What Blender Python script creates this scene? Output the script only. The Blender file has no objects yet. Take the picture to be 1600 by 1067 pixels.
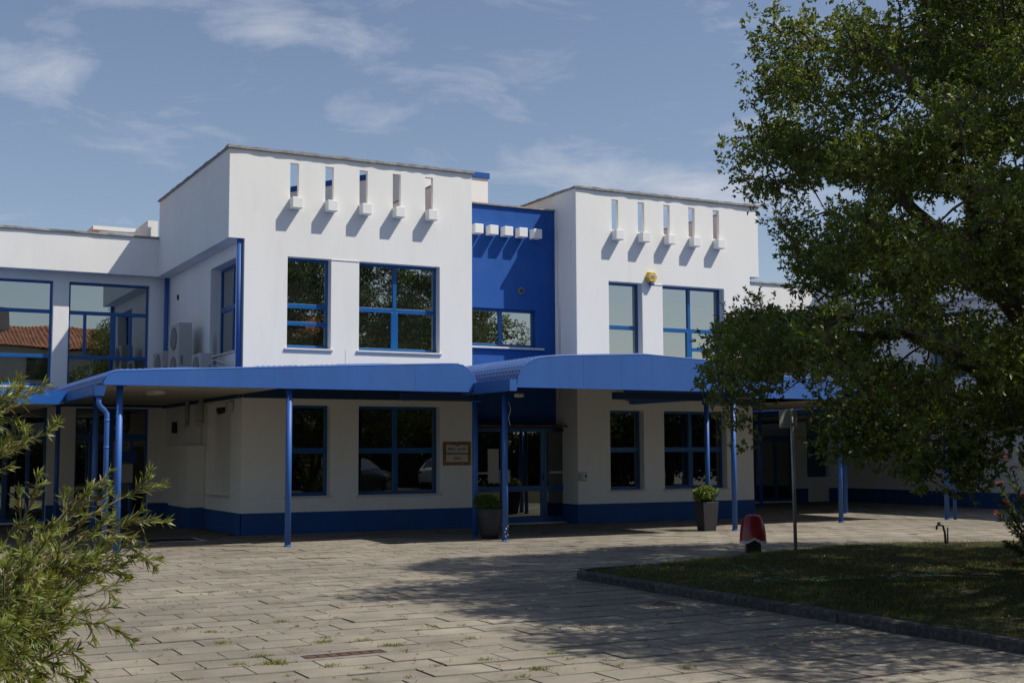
import bpy, bmesh, math, random
import numpy as np
from mathutils import Vector, Matrix

random.seed(7)
RNG = np.random.default_rng(11)
scene = bpy.context.scene
COL = scene.collection

# ------------------------------------------------------------------ camera
F_PX, YAW, PITCH, ROLL, EYE = 1980.08, 0.48828, 0.0871557, -0.004431, 1.65
_fy = Vector((math.sin(YAW)*math.cos(PITCH), math.cos(YAW)*math.cos(PITCH), math.sin(PITCH)))
_r = Vector((math.cos(YAW), -math.sin(YAW), 0)); _u = _r.cross(_fy)
_r2 = math.cos(ROLL)*_r + math.sin(ROLL)*_u
_u2 = -math.sin(ROLL)*_r + math.cos(ROLL)*_u
cam_d = bpy.data.cameras.new('camera'); cam = bpy.data.objects.new('camera', cam_d); COL.objects.link(cam)
m = Matrix((( _r2.x, _u2.x, -_fy.x, 0), (_r2.y, _u2.y, -_fy.y, 0), (_r2.z, _u2.z, -_fy.z, EYE), (0, 0, 0, 1)))
cam.matrix_world = m
cam_d.sensor_width = 36; cam_d.lens = F_PX/1600*36
cam_d.clip_start = 0.05; cam_d.clip_end = 2000
scene.camera = cam

# ------------------------------------------------------------------ light
SUN_DIR = Vector((1.41, -1.0, 2.3)).normalized()
SUN_EL = math.asin(SUN_DIR.z); SUN_AZ = math.atan2(SUN_DIR.x, SUN_DIR.y)
world = bpy.data.worlds.new('World'); scene.world = world; world.use_nodes = True
nt = world.node_tree; nt.nodes.clear()
def N(tree, t, **kw):
    n = tree.nodes.new(t)
    for k, v in kw.items(): setattr(n, k, v)
    return n
sky = N(nt, 'ShaderNodeTexSky', sky_type='NISHITA')
sky.sun_disc = False; sky.sun_elevation = SUN_EL; sky.sun_rotation = SUN_AZ
sky.air_density = 1.0; sky.dust_density = 1.0; sky.ozone_density = 2.2
tc = N(nt, 'ShaderNodeTexCoord'); sep = N(nt, 'ShaderNodeSeparateXYZ'); nt.links.new(tc.outputs['Generated'], sep.inputs[0])
mz = N(nt, 'ShaderNodeMath', operation='MAXIMUM'); nt.links.new(sep.outputs['Z'], mz.inputs[0]); mz.inputs[1].default_value = 0.0
az = N(nt, 'ShaderNodeMath', operation='ADD'); nt.links.new(mz.outputs[0], az.inputs[0]); az.inputs[1].default_value = 0.12
dx = N(nt, 'ShaderNodeMath', operation='DIVIDE'); nt.links.new(sep.outputs['X'], dx.inputs[0]); nt.links.new(az.outputs[0], dx.inputs[1])
dy = N(nt, 'ShaderNodeMath', operation='DIVIDE'); nt.links.new(sep.outputs['Y'], dy.inputs[0]); nt.links.new(az.outputs[0], dy.inputs[1])
cmb = N(nt, 'ShaderNodeCombineXYZ'); nt.links.new(dx.outputs[0], cmb.inputs[0]); nt.links.new(dy.outputs[0], cmb.inputs[1])
cn = N(nt, 'ShaderNodeTexNoise'); cn.inputs['Scale'].default_value = 3.4; cn.inputs['Detail'].default_value = 9
cn.inputs['Roughness'].default_value = 0.62; cn.inputs['Distortion'].default_value = 0.55
nt.links.new(cmb.outputs[0], cn.inputs['Vector'])
cr = N(nt, 'ShaderNodeValToRGB'); cr.color_ramp.elements[0].position = 0.56; cr.color_ramp.elements[0].color = (0, 0, 0, 1)
cr.color_ramp.elements[1].position = 0.95; cr.color_ramp.elements[1].color = (0.75, 0.75, 0.75, 1)
def wnode(op, a, b=None, c=None):
    n = N(nt, 'ShaderNodeMath', operation=op)
    for i, q in enumerate((a, b, c)):
        if q is None: continue
        if isinstance(q, (int, float)): n.inputs[i].default_value = q
        else: nt.links.new(q, n.inputs[i])
    return n.outputs[0]
acc = cn.outputs['Fac']
# cloud banks: direction-plane centre, size along x and y, strength
for cx_, cy_, sx_, sy_, am in [(0.31, 2.38, 0.10, 0.20, 0.26), (0.58, 2.06, 0.22, 0.09, 0.22), (0.62, 2.78, 0.14, 0.14, 0.14), (1.50, 2.50, 0.40, 0.16, 0.22), (1.9, 2.42, 0.3, 0.16, 0.26), (1.0, 2.0, 0.4, 0.14, 0.07),
                          (-1.2, 1.6, 0.5, 0.3, 0.2), (2.3, 0.2, 0.4, 0.5, 0.18), (1.8, -2.0, 0.6, 0.4, 0.16), (-0.6, -1.8, 0.5, 0.5, 0.18), (3.0, -0.6, 0.5, 0.5, 0.14), (-2.4, -0.5, 0.6, 0.5, 0.15)]:
    gx_ = wnode('DIVIDE', wnode('SUBTRACT', dx.outputs[0], cx_), sx_); gy_ = wnode('DIVIDE', wnode('SUBTRACT', dy.outputs[0], cy_), sy_)
    q_ = wnode('ADD', wnode('MULTIPLY', gx_, gx_), wnode('MULTIPLY', gy_, gy_))
    acc = wnode('ADD', acc, wnode('MULTIPLY', wnode('EXPONENT', wnode('MULTIPLY', q_, -1.0)), am))
nt.links.new(acc, cr.inputs[0])
mix = N(nt, 'ShaderNodeMix', data_type='RGBA'); nt.links.new(cr.outputs[0], mix.inputs['Factor'])
hs = N(nt, 'ShaderNodeHueSaturation'); hs.inputs['Saturation'].default_value = 0.92; hs.inputs['Value'].default_value = 1.0
nt.links.new(sky.outputs[0], hs.inputs['Color'])
tn = N(nt, 'ShaderNodeMix', data_type='RGBA', blend_type='MULTIPLY'); tn.inputs['Factor'].default_value = 1.0; tn.inputs['B'].default_value = (1.025, 0.995, 1.015, 1)
nt.links.new(hs.outputs[0], tn.inputs['A']); nt.links.new(tn.outputs['Result'], mix.inputs['A'])
mix.inputs['B'].default_value = (6.0, 6.2, 6.9, 1)
bg = N(nt, 'ShaderNodeBackground'); bg.inputs['Strength'].default_value = 0.098
nt.links.new(mix.outputs['Result'], bg.inputs[0])
wo = N(nt, 'ShaderNodeOutputWorld'); nt.links.new(bg.outputs[0], wo.inputs[0])
sd = bpy.data.lights.new('sun', 'SUN'); sd.energy = 4.8; sd.angle = math.radians(0.53); sd.color = (1.0, 0.94, 0.86)
so = bpy.data.objects.new('sun', sd); COL.objects.link(so); so.rotation_euler = SUN_DIR.to_track_quat('Z', 'Y').to_euler()
so.location = (20, -10, 30)
vs = scene.view_settings; vs.view_transform = 'Standard'; vs.look = 'None'; vs.gamma = 1; vs.use_curve_mapping = False
vs.exposure = 0.08
scene.render.engine = 'CYCLES'
scene.cycles.max_bounces = 8; scene.cycles.diffuse_bounces = 6; scene.cycles.glossy_bounces = 4
scene.cycles.use_denoising = True
scene.cycles.caustics_reflective = False; scene.cycles.caustics_refractive = False

# ------------------------------------------------------------------ projection helpers (used only to survey places once)
def ray(px, py): return _r2*((px-800)/F_PX) - _u2*((py-533.5)/F_PX) + _fy
def at(px, py, d):  # point at view depth d
    p = ray(px, py)*d; return Vector((p.x, p.y, p.z+EYE))
def gnd(px, py, z=0.0):
    r = ray(px, py); t = (z-EYE)/r.z; return Vector((r.x*t, r.y*t, z))
def proj(P):
    """numpy Nx3 -> px,py,depth"""
    Q = P - np.array([0, 0, EYE]); rr = np.array(_r2); uu = np.array(_u2); ff = np.array(_fy)
    d = Q@ff
    return 800+F_PX*(Q@rr)/d, 533.5-F_PX*(Q@uu)/d, d

# ------------------------------------------------------------------ materials
MATS = {}
def newmat(name):
    mt = bpy.data.materials.new(name); mt.use_nodes = True; MATS[name] = mt
    return mt, mt.node_tree, mt.node_tree.nodes['Principled BSDF']
def surf(name, col, rough=0.8, var=0.12, vscale=1.5, bump=0.0, bscale=60, spec=0.3, dirt=None, dirt_scale=0.7, dirt_amt=0.3, metal=0.0, tint=0.0, stretch=None, objrand=0.0, streak=0.0):
    mt, t, p = newmat(name)
    L = t.links.new
    geo = N(t, 'ShaderNodeNewGeometry')
    vec = geo.outputs['Position']
    if stretch:
        mp = N(t, 'ShaderNodeMapping'); mp.inputs['Scale'].default_value = stretch; L(vec, mp.inputs[0]); sv = mp.outputs[0]
    else: sv = vec
    no = N(t, 'ShaderNodeTexNoise'); no.inputs['Scale'].default_value = vscale; no.inputs['Detail'].default_value = 6; no.inputs['Roughness'].default_value = 0.6
    L(sv, no.inputs['Vector'])
    mr = N(t, 'ShaderNodeMapRange'); mr.inputs[1].default_value = 0.25; mr.inputs[2].default_value = 0.75
    mr.inputs[3].default_value = 1-var; mr.inputs[4].default_value = 1+var; L(no.outputs['Fac'], mr.inputs[0])
    mx = N(t, 'ShaderNodeMix', data_type='RGBA', blend_type='MULTIPLY'); mx.inputs['Factor'].default_value = 1
    mx.inputs['A'].default_value = (*col, 1); L(mr.outputs[0], mx.inputs['B'])
    out = mx.outputs['Result']
    if dirt:
        n2 = N(t, 'ShaderNodeTexNoise'); n2.inputs['Scale'].default_value = dirt_scale; n2.inputs['Detail'].default_value = 8; n2.inputs['Roughness'].default_value = 0.7
        L(sv, n2.inputs['Vector'])
        r2 = N(t, 'ShaderNodeMapRange'); r2.inputs[1].default_value = 0.48; r2.inputs[2].default_value = 0.72; r2.inputs[4].default_value = dirt_amt
        L(n2.outputs['Fac'], r2.inputs[0])
        m2 = N(t, 'ShaderNodeMix', data_type='RGBA'); L(r2.outputs[0], m2.inputs['Factor']); L(out, m2.inputs['A']); m2.inputs['B'].default_value = (*dirt, 1)
        out = m2.outputs['Result']
    if tint:
        at_ = N(t, 'ShaderNodeAttribute', attribute_name='tint')
        r3 = N(t, 'ShaderNodeMapRange'); r3.inputs[3].default_value = 1-tint; r3.inputs[4].default_value = 1+tint; L(at_.outputs['Fac'], r3.inputs[0])
        m3 = N(t, 'ShaderNodeMix', data_type='RGBA', blend_type='MULTIPLY'); m3.inputs['Factor'].default_value = 1
        L(out, m3.inputs['A']); L(r3.outputs[0], m3.inputs['B']); out = m3.outputs['Result']
    if objrand:
        oi = N(t, 'ShaderNodeObjectInfo')
        r3 = N(t, 'ShaderNodeMapRange'); r3.inputs[3].default_value = 1-objrand; r3.inputs[4].default_value = 1+objrand; L(oi.outputs['Random'], r3.inputs[0])
        m3 = N(t, 'ShaderNodeMix', data_type='RGBA', blend_type='MULTIPLY'); m3.inputs['Factor'].default_value = 1
        L(out, m3.inputs['A']); L(r3.outputs[0], m3.inputs['B']); out = m3.outputs['Result']
    if streak:
        mp2 = N(t, 'ShaderNodeMapping'); mp2.inputs['Scale'].default_value = (2.6, 2.6, 0.45); L(vec, mp2.inputs[0])
        n5 = N(t, 'ShaderNodeTexNoise'); n5.inputs['Scale'].default_value = 1.6; n5.inputs['Detail'].default_value = 7; n5.inputs['Roughness'].default_value = 0.65; L(mp2.outputs[0], n5.inputs['Vector'])
        r5 = N(t, 'ShaderNodeMapRange'); r5.inputs[1].default_value = 0.52; r5.inputs[2].default_value = 0.75; r5.inputs[3].default_value = 1.0; r5.inputs[4].default_value = 1-streak; L(n5.outputs['Fac'], r5.inputs[0])
        m5 = N(t, 'ShaderNodeMix', data_type='RGBA', blend_type='MULTIPLY'); m5.inputs['Factor'].default_value = 1; L(out, m5.inputs['A']); L(r5.outputs[0], m5.inputs['B']); out = m5.outputs['Result']
    L(out, p.inputs['Base Color'])
    p.inputs['Roughness'].default_value = rough; p.inputs['Specular IOR Level'].default_value = spec; p.inputs['Metallic'].default_value = metal
    if bump:
        n3 = N(t, 'ShaderNodeTexNoise'); n3.inputs['Scale'].default_value = bscale; n3.inputs['Detail'].default_value = 4; L(vec, n3.inputs['Vector'])
        b = N(t, 'ShaderNodeBump'); b.inputs['Strength'].default_value = bump; b.inputs['Distance'].default_value = 0.01
        L(n3.outputs['Fac'], b.inputs['Height']); L(b.outputs[0], p.inputs['Normal'])
    return mt
def leafmat(name, c1, c2, trans=0.35, rough=0.4, spec=0.45, c3=None):
    mt, t, p = newmat(name); L = t.links.new
    a = N(t, 'ShaderNodeAttribute', attribute_name='tint')
    cr = N(t, 'ShaderNodeValToRGB'); e = cr.color_ramp.elements
    e[0].color = (*c1, 1); e[1].color = (*c2, 1); e[1].position = 0.9 if c3 else 1.0
    if c3: q = e.new(0.985); q.color = (*c3, 1)
    L(a.outputs['Fac'], cr.inputs[0]); L(cr.outputs[0], p.inputs['Base Color'])
    p.inputs['Roughness'].default_value = rough; p.inputs['Specular IOR Level'].default_value = spec
    tr = N(t, 'ShaderNodeBsdfTranslucent')
    hv = N(t, 'ShaderNodeMix', data_type='RGBA', blend_type='MULTIPLY'); hv.inputs['Factor'].default_value = 1
    L(cr.outputs[0], hv.inputs['A']); hv.inputs['B'].default_value = (1.25, 1.15, 0.5, 1); L(hv.outputs['Result'], tr.inputs[0])
    ms = N(t, 'ShaderNodeMixShader'); ms.inputs[0].default_value = trans
    L(p.outputs[0], ms.inputs[1]); L(tr.outputs[0], ms.inputs[2]); L(ms.outputs[0], t.nodes['Material Output'].inputs[0])
    return mt
def glassmat(name, refl=0.5, body=(0.012, 0.014, 0.013), tint=(0.86, 0.90, 0.86), wob=0.0022):
    mt, t, p = newmat(name); L = t.links.new
    p.inputs['Base Color'].default_value = (*body, 1); p.inputs['Roughness'].default_value = 0.3; p.inputs['Specular IOR Level'].default_value = 0
    gl = N(t, 'ShaderNodeBsdfGlossy'); gl.inputs['Roughness'].default_value = 0.0; gl.inputs['Color'].default_value = (*tint, 1)
    fr = N(t, 'ShaderNodeFresnel'); fr.inputs['IOR'].default_value = 1.5
    ad = N(t, 'ShaderNodeMath', operation='ADD', use_clamp=True); L(fr.outputs[0], ad.inputs[0]); ad.inputs[1].default_value = refl
    ms = N(t, 'ShaderNodeMixShader'); L(ad.outputs[0], ms.inputs[0]); L(p.outputs[0], ms.inputs[1]); L(gl.outputs[0], ms.inputs[2])
    geo = N(t, 'ShaderNodeNewGeometry'); n = N(t, 'ShaderNodeTexNoise'); n.inputs['Scale'].default_value = 1.1; n.inputs['Detail'].default_value = 0
    L(geo.outputs['Position'], n.inputs['Vector'])
    b = N(t, 'ShaderNodeBump'); b.inputs['Strength'].default_value = 1.0; b.inputs['Distance'].default_value = wob; L(n.outputs['Fac'], b.inputs['Height'])
    L(b.outputs[0], gl.inputs['Normal'])
    L(ms.outputs[0], t.nodes['Material Output'].inputs[0])
    return mt
BL = (0.026, 0.110, 0.375)
white = surf('white_plaster', (0.805, 0.80, 0.755), 0.9, 0.03, 0.9, bump=0.10, bscale=16, streak=0.045, spec=0.15, dirt=(0.55, 0.53, 0.49), dirt_scale=0.8, dirt_amt=0.16, stretch=(1, 1, 0.35))
whites = surf('white_plaster_lower', (0.76, 0.73, 0.68), 0.9, 0.05, 0.9, bump=0.10, bscale=16, streak=0.07, spec=0.15, dirt=(0.5, 0.46, 0.4), dirt_scale=0.7, dirt_amt=0.22, stretch=(1, 1, 0.35))
bluewall = surf('blue_plaster', (0.020, 0.092, 0.33), 0.8, 0.06, 0.9, bump=0.12, bscale=18, streak=0.2, spec=0.2, dirt=(0.06, 0.13, 0.33), dirt_scale=0.9, dirt_amt=0.3)
plinthm = surf('blue_plinth_paint', (0.022, 0.085, 0.27), 0.7, 0.1, 1.2, bump=0.25, bscale=30, spec=0.25, dirt=(0.05, 0.07, 0.1), dirt_amt=0.4)
metal = surf('blue_painted_metal', BL, 0.52, 0.10, 1.3, streak=0.12, spec=0.5, dirt=(0.07, 0.13, 0.27), dirt_scale=1.4, dirt_amt=0.30, stretch=(1, 1, 0.25), bump=0.05, bscale=3)
metal2 = surf('brighter_blue_metal', (0.008, 0.105, 0.42), 0.4, 0.08, 1.3, spec=0.5, dirt=(0.05, 0.12, 0.3), dirt_amt=0.2)
frame = surf('blue_window_frame', (0.006, 0.095, 0.29), 0.35, 0.06, 2, spec=0.5)
roofm = surf('faded_blue_roof', (0.06, 0.125, 0.32), 0.42, 0.1, 1.3, spec=0.6)
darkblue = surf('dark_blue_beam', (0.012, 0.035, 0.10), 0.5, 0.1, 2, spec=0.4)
coping = surf('stone_coping', (0.30, 0.29, 0.265), 0.95, 0.3, 9, bump=0.9, bscale=14, dirt=(0.12, 0.11, 0.09), dirt_scale=6, dirt_amt=0.7)
sillm = surf('stone_sill', (0.62, 0.60, 0.56), 0.7, 0.1, 5)
terra = surf('terracotta', (0.42, 0.17, 0.09), 0.85, 0.2, 3, tint=0.35)
soffit = surf('soffit_sheet', (0.42, 0.38, 0.30), 0.7, 0.08, 2)
slabm = surf('concrete_slab', (0.224, 0.200, 0.157), 0.92, 0.22, 2.2, bump=0.7, bscale=70, dirt=(0.10, 0.090, 0.072), dirt_scale=0.9, dirt_amt=0.62, tint=0.10)
def lichen(mt):
    t = mt.node_tree; L = t.links.new; p = t.nodes['Principled BSDF']; src = p.inputs['Base Color'].links[0].from_socket
    geo = N(t, 'ShaderNodeNewGeometry')
    v = N(t, 'ShaderNodeTexNoise'); v.inputs['Scale'].default_value = 24; v.inputs['Detail'].default_value = 5; L(geo.outputs['Position'], v.inputs['Vector'])
    r = N(t, 'ShaderNodeMapRange'); r.inputs[1].default_value = 0.60; r.inputs[2].default_value = 0.66; r.inputs[4].default_value = 0.75; L(v.outputs['Fac'], r.inputs[0])
    big = N(t, 'ShaderNodeTexNoise'); big.inputs['Scale'].default_value = 0.35; big.inputs['Detail'].default_value = 2; L(geo.outputs['Position'], big.inputs['Vector'])
    sp = N(t, 'ShaderNodeSeparateXYZ'); L(geo.outputs['Position'], sp.inputs[0])
    rx = N(t, 'ShaderNodeMapRange'); rx.inputs[1].default_value = 4.0; rx.inputs[2].default_value = 8.0; L(sp.outputs['X'], rx.inputs[0])
    wm = N(t, 'ShaderNodeTexNoise'); wm.inputs['Scale'].default_value = 0.28; wm.inputs['Detail'].default_value = 3; L(geo.outputs['Position'], wm.inputs['Vector'])
    wr = N(t, 'ShaderNodeMapRange'); wr.inputs[1].default_value = 0.35; wr.inputs[2].default_value = 0.65; wr.inputs[3].default_value = 0.80; wr.inputs[4].default_value = 1.16; L(wm.outputs['Fac'], wr.inputs[0])
    wx = N(t, 'ShaderNodeMix', data_type='RGBA', blend_type='MULTIPLY'); wx.inputs['Factor'].default_value = 1; L(src, wx.inputs['A']); L(wr.outputs[0], wx.inputs['B']); src = wx.outputs['Result']
    ry = N(t, 'ShaderNodeMapRange'); ry.inputs[1].default_value = 14.0; ry.inputs[2].default_value = 10.0; L(sp.outputs['Y'], ry.inputs[0])
    q = N(t, 'ShaderNodeMath', operation='MULTIPLY'); L(rx.outputs[0], q.inputs[0]); L(ry.outputs[0], q.inputs[1])
    q2 = N(t, 'ShaderNodeMath', operation='MAXIMUM'); L(q.outputs[0], q2.inputs[0]); q2.inputs[1].default_value = 0.12
    q3 = N(t, 'ShaderNodeMath', operation='MULTIPLY'); L(q2.outputs[0], q3.inputs[0]); L(r.outputs[0], q3.inputs[1])
    mx = N(t, 'ShaderNodeMix', data_type='RGBA'); L(q3.outputs[0], mx.inputs['Factor']); L(src, mx.inputs['A']); mx.inputs['B'].default_value = (0.40, 0.39, 0.36, 1)
    L(mx.outputs['Result'], p.inputs['Base Color'])
lichen(slabm)
edgem = surf('slab_edge_dirt', (0.128, 0.116, 0.095), 1.0, 0.35, 9, spec=0.05)
soil = surf('joint_soil', (0.090, 0.080, 0.062), 1.0, 0.3, 8, bump=0.6, bscale=40, spec=0.05)
farground = surf('asphalt_ground', (0.10, 0.095, 0.085), 0.95, 0.2, 1.5, bump=0.4, bscale=40)
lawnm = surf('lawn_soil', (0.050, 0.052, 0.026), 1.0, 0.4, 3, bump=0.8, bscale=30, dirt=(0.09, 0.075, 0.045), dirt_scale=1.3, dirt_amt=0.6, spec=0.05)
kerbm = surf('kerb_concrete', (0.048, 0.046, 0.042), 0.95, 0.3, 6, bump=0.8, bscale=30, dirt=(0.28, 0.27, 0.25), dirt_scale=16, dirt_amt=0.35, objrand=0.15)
rust = surf('rusty_grate', (0.085, 0.05, 0.04), 0.8, 0.3, 12, bump=0.5)
black = surf('black_plastic', (0.018, 0.018, 0.018), 0.55, 0.2, 6)
greym = surf('grey_unit_metal', (0.45, 0.44, 0.40), 0.5, 0.06, 3)
greyd = surf('dark_grille', (0.20, 0.20, 0.19), 0.6, 0.1, 3)
potm = surf('dark_pot', (0.034, 0.034, 0.037), 0.55, 0.12, 4, spec=0.4)
redm = surf('red_plastic', (0.24, 0.004, 0.009), 0.24, 0.2, 5, spec=0.6, dirt=(0.12, 0.02, 0.02), dirt_scale=4, dirt_amt=0.5)
whitep = surf('white_strip', (0.5, 0.49, 0.47), 0.7, 0.2, 8)
steel = surf('galvanised_steel', (0.32, 0.32, 0.31), 0.5, 0.25, 6, metal=0.5, spec=0.5, dirt=(0.08, 0.075, 0.07), dirt_amt=0.7, dirt_scale=5)
yellow = surf('yellow_plastic', (0.62, 0.42, 0.07), 0.45, 0.08, 8)
hosem = surf('green_hose', (0.022, 0.10, 0.065), 0.4, 0.2, 5)
barkm = surf('bark', (0.075, 0.062, 0.048), 0.95, 0.4, 7, bump=1.0, bscale=25, spec=0.1, stretch=(1, 1, 0.3))
twigm = surf('twig_bark', (0.16, 0.12, 0.085), 0.9, 0.3, 15)
tileborder = surf('brown_glazed_tile', (0.26, 0.12, 0.035), 0.35, 0.5, 14, spec=0.5, dirt=(0.08, 0.05, 0.03), dirt_scale=22, dirt_amt=0.9, objrand=0.2)
tilewhite = surf('cream_glazed_tile', (0.62, 0.57, 0.46), 0.3, 0.08, 10, spec=0.5, objrand=0.06)
inkm = surf('dark_lettering', (0.03, 0.025, 0.03), 0.5, 0.05)
paperm = surf('white_paper', (0.55, 0.54, 0.50), 0.8, 0.05)
bluesign = surf('blue_sign', (0.02, 0.08, 0.3), 0.5, 0.05)
cream = surf('cream_render', (0.50, 0.47, 0.41), 0.9, 0.08, 1, dirt=(0.3, 0.28, 0.24), dirt_amt=0.3)
soot = surf('sooty_stain', (0.06, 0.06, 0.06), 0.9, 0.2)
carwhite = surf('white_car_paint', (0.62, 0.62, 0.62), 0.25, 0.02, 1, spec=0.6)
cardark = surf('dark_car_paint', (0.03, 0.03, 0.035), 0.25, 0.02, 1, spec=0.6)
pinkm = leafmat('pink_petal', (0.55, 0.10, 0.25), (0.75, 0.25, 0.42), 0.3, 0.6, 0.2)
oakleaf = leafmat('oak_leaf', (0.036, 0.066, 0.014), (0.175, 0.225, 0.048), 0.38, 0.42, 0.45, c3=(0.16, 0.08, 0.025))
farleaf = leafmat('far_leaf', (0.020, 0.040, 0.010), (0.060, 0.095, 0.022), 0.25, 0.5, 0.3)
bushleaf = leafmat('narrow_leaf', (0.050, 0.075, 0.014), (0.24, 0.275, 0.06), 0.33, 0.42, 0.4, c3=(0.28, 0.19, 0.10))
oleaf = leafmat('oleander_leaf', (0.055, 0.10, 0.03), (0.18, 0.25, 0.07), 0.3, 0.4, 0.4)
boxleaf = leafmat('box_leaf', (0.035, 0.065, 0.012), (0.10, 0.15, 0.025), 0.25, 0.45, 0.3)
potleaf = leafmat('pot_leaf', (0.07, 0.12, 0.02), (0.24, 0.30, 0.06), 0.3, 0.42, 0.4)
grassm = leafmat('grass_blade', (0.040, 0.052, 0.012), (0.125, 0.145, 0.032), 0.3, 0.55, 0.2, c3=(0.22, 0.19, 0.10))
weedm = leafmat('weed_blade', (0.07, 0.10, 0.02), (0.26, 0.27, 0.07), 0.3, 0.55, 0.2, c3=(0.3, 0.22, 0.10))
dryleaf = leafmat('dry_leaf', (0.12, 0.055, 0.025), (0.42, 0.30, 0.2), 0.2, 0.7, 0.2)
glass = glassmat('reflective_glass', 0.42)
glassd = glassmat('shop_glass', 0.20, body=(0.008, 0.008, 0.009), tint=(0.8, 0.82, 0.8))
lampm = surf('lamp_cover', (0.5, 0.48, 0.42), 0.4, 0.05)

# ------------------------------------------------------------------ mesh helpers
def tagobj(o, label=None, cat=None, group=None, kind=None):
    if label: o['label'] = label
    if cat: o['category'] = cat
    if group: o['group'] = group
    if kind: o['kind'] = kind
    return o
def empty(name, loc=(0, 0, 0), rz=0.0, **kw):
    o = bpy.data.objects.new(name, None); COL.objects.link(o); o.location = loc; o.rotation_euler[2] = rz
    o.empty_display_size = 0.3
    return tagobj(o, **kw)
class MB:
    def __init__(s): s.v = []; s.f = []; s.smooth = []
    def add(s, vs_, fs, smooth=False):
        b = len(s.v); s.v += [tuple(v) for v in vs_]
        for f in fs: s.f.append(tuple(i+b for i in f)); s.smooth.append(smooth)
        return s
    def box(s, x0, x1, y0, y1, z0, z1):
        return s.add([(x0, y0, z0), (x1, y0, z0), (x1, y1, z0), (x0, y1, z0), (x0, y0, z1), (x1, y0, z1), (x1, y1, z1), (x0, y1, z1)],
                     [(0, 3, 2, 1), (4, 5, 6, 7), (0, 1, 5, 4), (1, 2, 6, 5), (2, 3, 7, 6), (3, 0, 4, 7)])
    def cbox(s, c, size, rz=0):
        hx, hy, hz = [a/2 for a in size]; R = Matrix.Rotation(rz, 3, 'Z'); c = Vector(c)
        vv = [R@Vector((x, y, z))+c for z in (-hz, hz) for x, y in ((-hx, -hy), (hx, -hy), (hx, hy), (-hx, hy))]
        return s.add(vv, [(0, 3, 2, 1), (4, 5, 6, 7), (0, 1, 5, 4), (1, 2, 6, 5), (2, 3, 7, 6), (3, 0, 4, 7)])
    def tube(s, pts, r, n=12, caps=True):
        pts = [Vector(p) for p in pts]; rs = r if hasattr(r, '__len__') else [r]*len(pts)
        base = len(s.v); prev = None; rings = []
        for i, p in enumerate(pts):
            a = pts[max(i-1, 0)]; b = pts[min(i+1, len(pts)-1)]; t = (b-a).normalized()
            if prev is None:
                x = t.orthogonal().normalized()
            else: x = (prev - t*prev.dot(t)); x = x.normalized() if x.length > 1e-6 else t.orthogonal().normalized()
            prev = x; y = t.cross(x)
            ring = []
            for k in range(n):
                an = 2*math.pi*k/n; ring.append(len(s.v)); s.v.append(tuple(p+(x*math.cos(an)+y*math.sin(an))*rs[i]))
            rings.append(ring)
        for i in range(len(rings)-1):
            A, B = rings[i], rings[i+1]
            for k in range(n):
                s.f.append((A[k], A[(k+1) % n], B[(k+1) % n], B[k])); s.smooth.append(n > 4)
        if caps:
            s.f.append(tuple(reversed(rings[0]))); s.smooth.append(False); s.f.append(tuple(rings[-1])); s.smooth.append(False)
        return s
    def lathe(s, c, prof, n=24, sq=None):
        c = Vector(c); rings = []
        for r, z in prof:
            ring = []
            for k in range(n):
                an = 2*math.pi*k/n; ring.append(len(s.v)); s.v.append((c.x+r*math.cos(an), c.y+r*math.sin(an), c.z+z))
            rings.append(ring)
        for i in range(len(rings)-1):
            A, B = rings[i], rings[i+1]
            for k in range(n): s.f.append((A[k], A[(k+1) % n], B[(k+1) % n], B[k])); s.smooth.append(True)
        s.f.append(tuple(reversed(rings[0]))); s.smooth.append(False); s.f.append(tuple(rings[-1])); s.smooth.append(False)
        return s
    def prism_y(s, poly, y0, y1):   # poly in (x,z), counter-clockwise seen from -y
        n = len(poly)
        vs_ = [(x, y0, z) for x, z in poly]+[(x, y1, z) for x, z in poly]
        return s.add(vs_, [tuple(range(n)), tuple(range(2*n-1, n-1, -1))]+[(i, i+n, (i+1) % n+n, (i+1) % n) for i in range(n)])
    def prism_z(s, poly, z0, z1):
        n = len(poly)
        vs_ = [(x, y, z0) for x, y in poly]+[(x, y, z1) for x, y in poly]
        return s.add(vs_, [tuple(range(n-1, -1, -1)), tuple(range(n, 2*n))]+[(i, (i+1) % n, (i+1) % n+n, i+n) for i in range(n)])
    def build(s, name, mat, parent=None, bevel=0, tint=None, origin=None, **kw):
        me = bpy.data.meshes.new(name)
        vv = s.v
        if origin is not None: vv = [(a-origin[0], b-origin[1], c-origin[2]) for a, b, c in vv]
        me.from_pydata(vv, [], s.f)
        me.polygons.foreach_set('use_smooth', s.smooth)
        if isinstance(mat, (list, tuple)):
            for q in mat: me.materials.append(q)
        else: me.materials.append(mat)
        if tint is not None:
            a = me.attributes.new('tint', 'FLOAT', 'FACE'); a.data.foreach_set('value', tint)
        me.update()
        o = bpy.data.objects.new(name, me); COL.objects.link(o)
        if origin is not None: o.location = origin
        if parent is not None:
            o.parent = parent
            if origin is None:   # geometry was given in world coordinates
                o.matrix_parent_inverse = parent_inv(parent)
        if bevel:
            b = o.modifiers.new('bevel', 'BEVEL'); b.width = bevel; b.segments = 2; b.limit_method = 'ANGLE'; b.angle_limit = math.radians(40)
        return tagobj(o, **kw)
def world_mat(o):
    mw = Matrix.LocRotScale(o.location, o.rotation_euler, o.scale)
    if o.parent: return world_mat(o.parent)@o.matrix_parent_inverse@mw
    return mw
def parent_inv(p): return world_mat(p).inverted()

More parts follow.
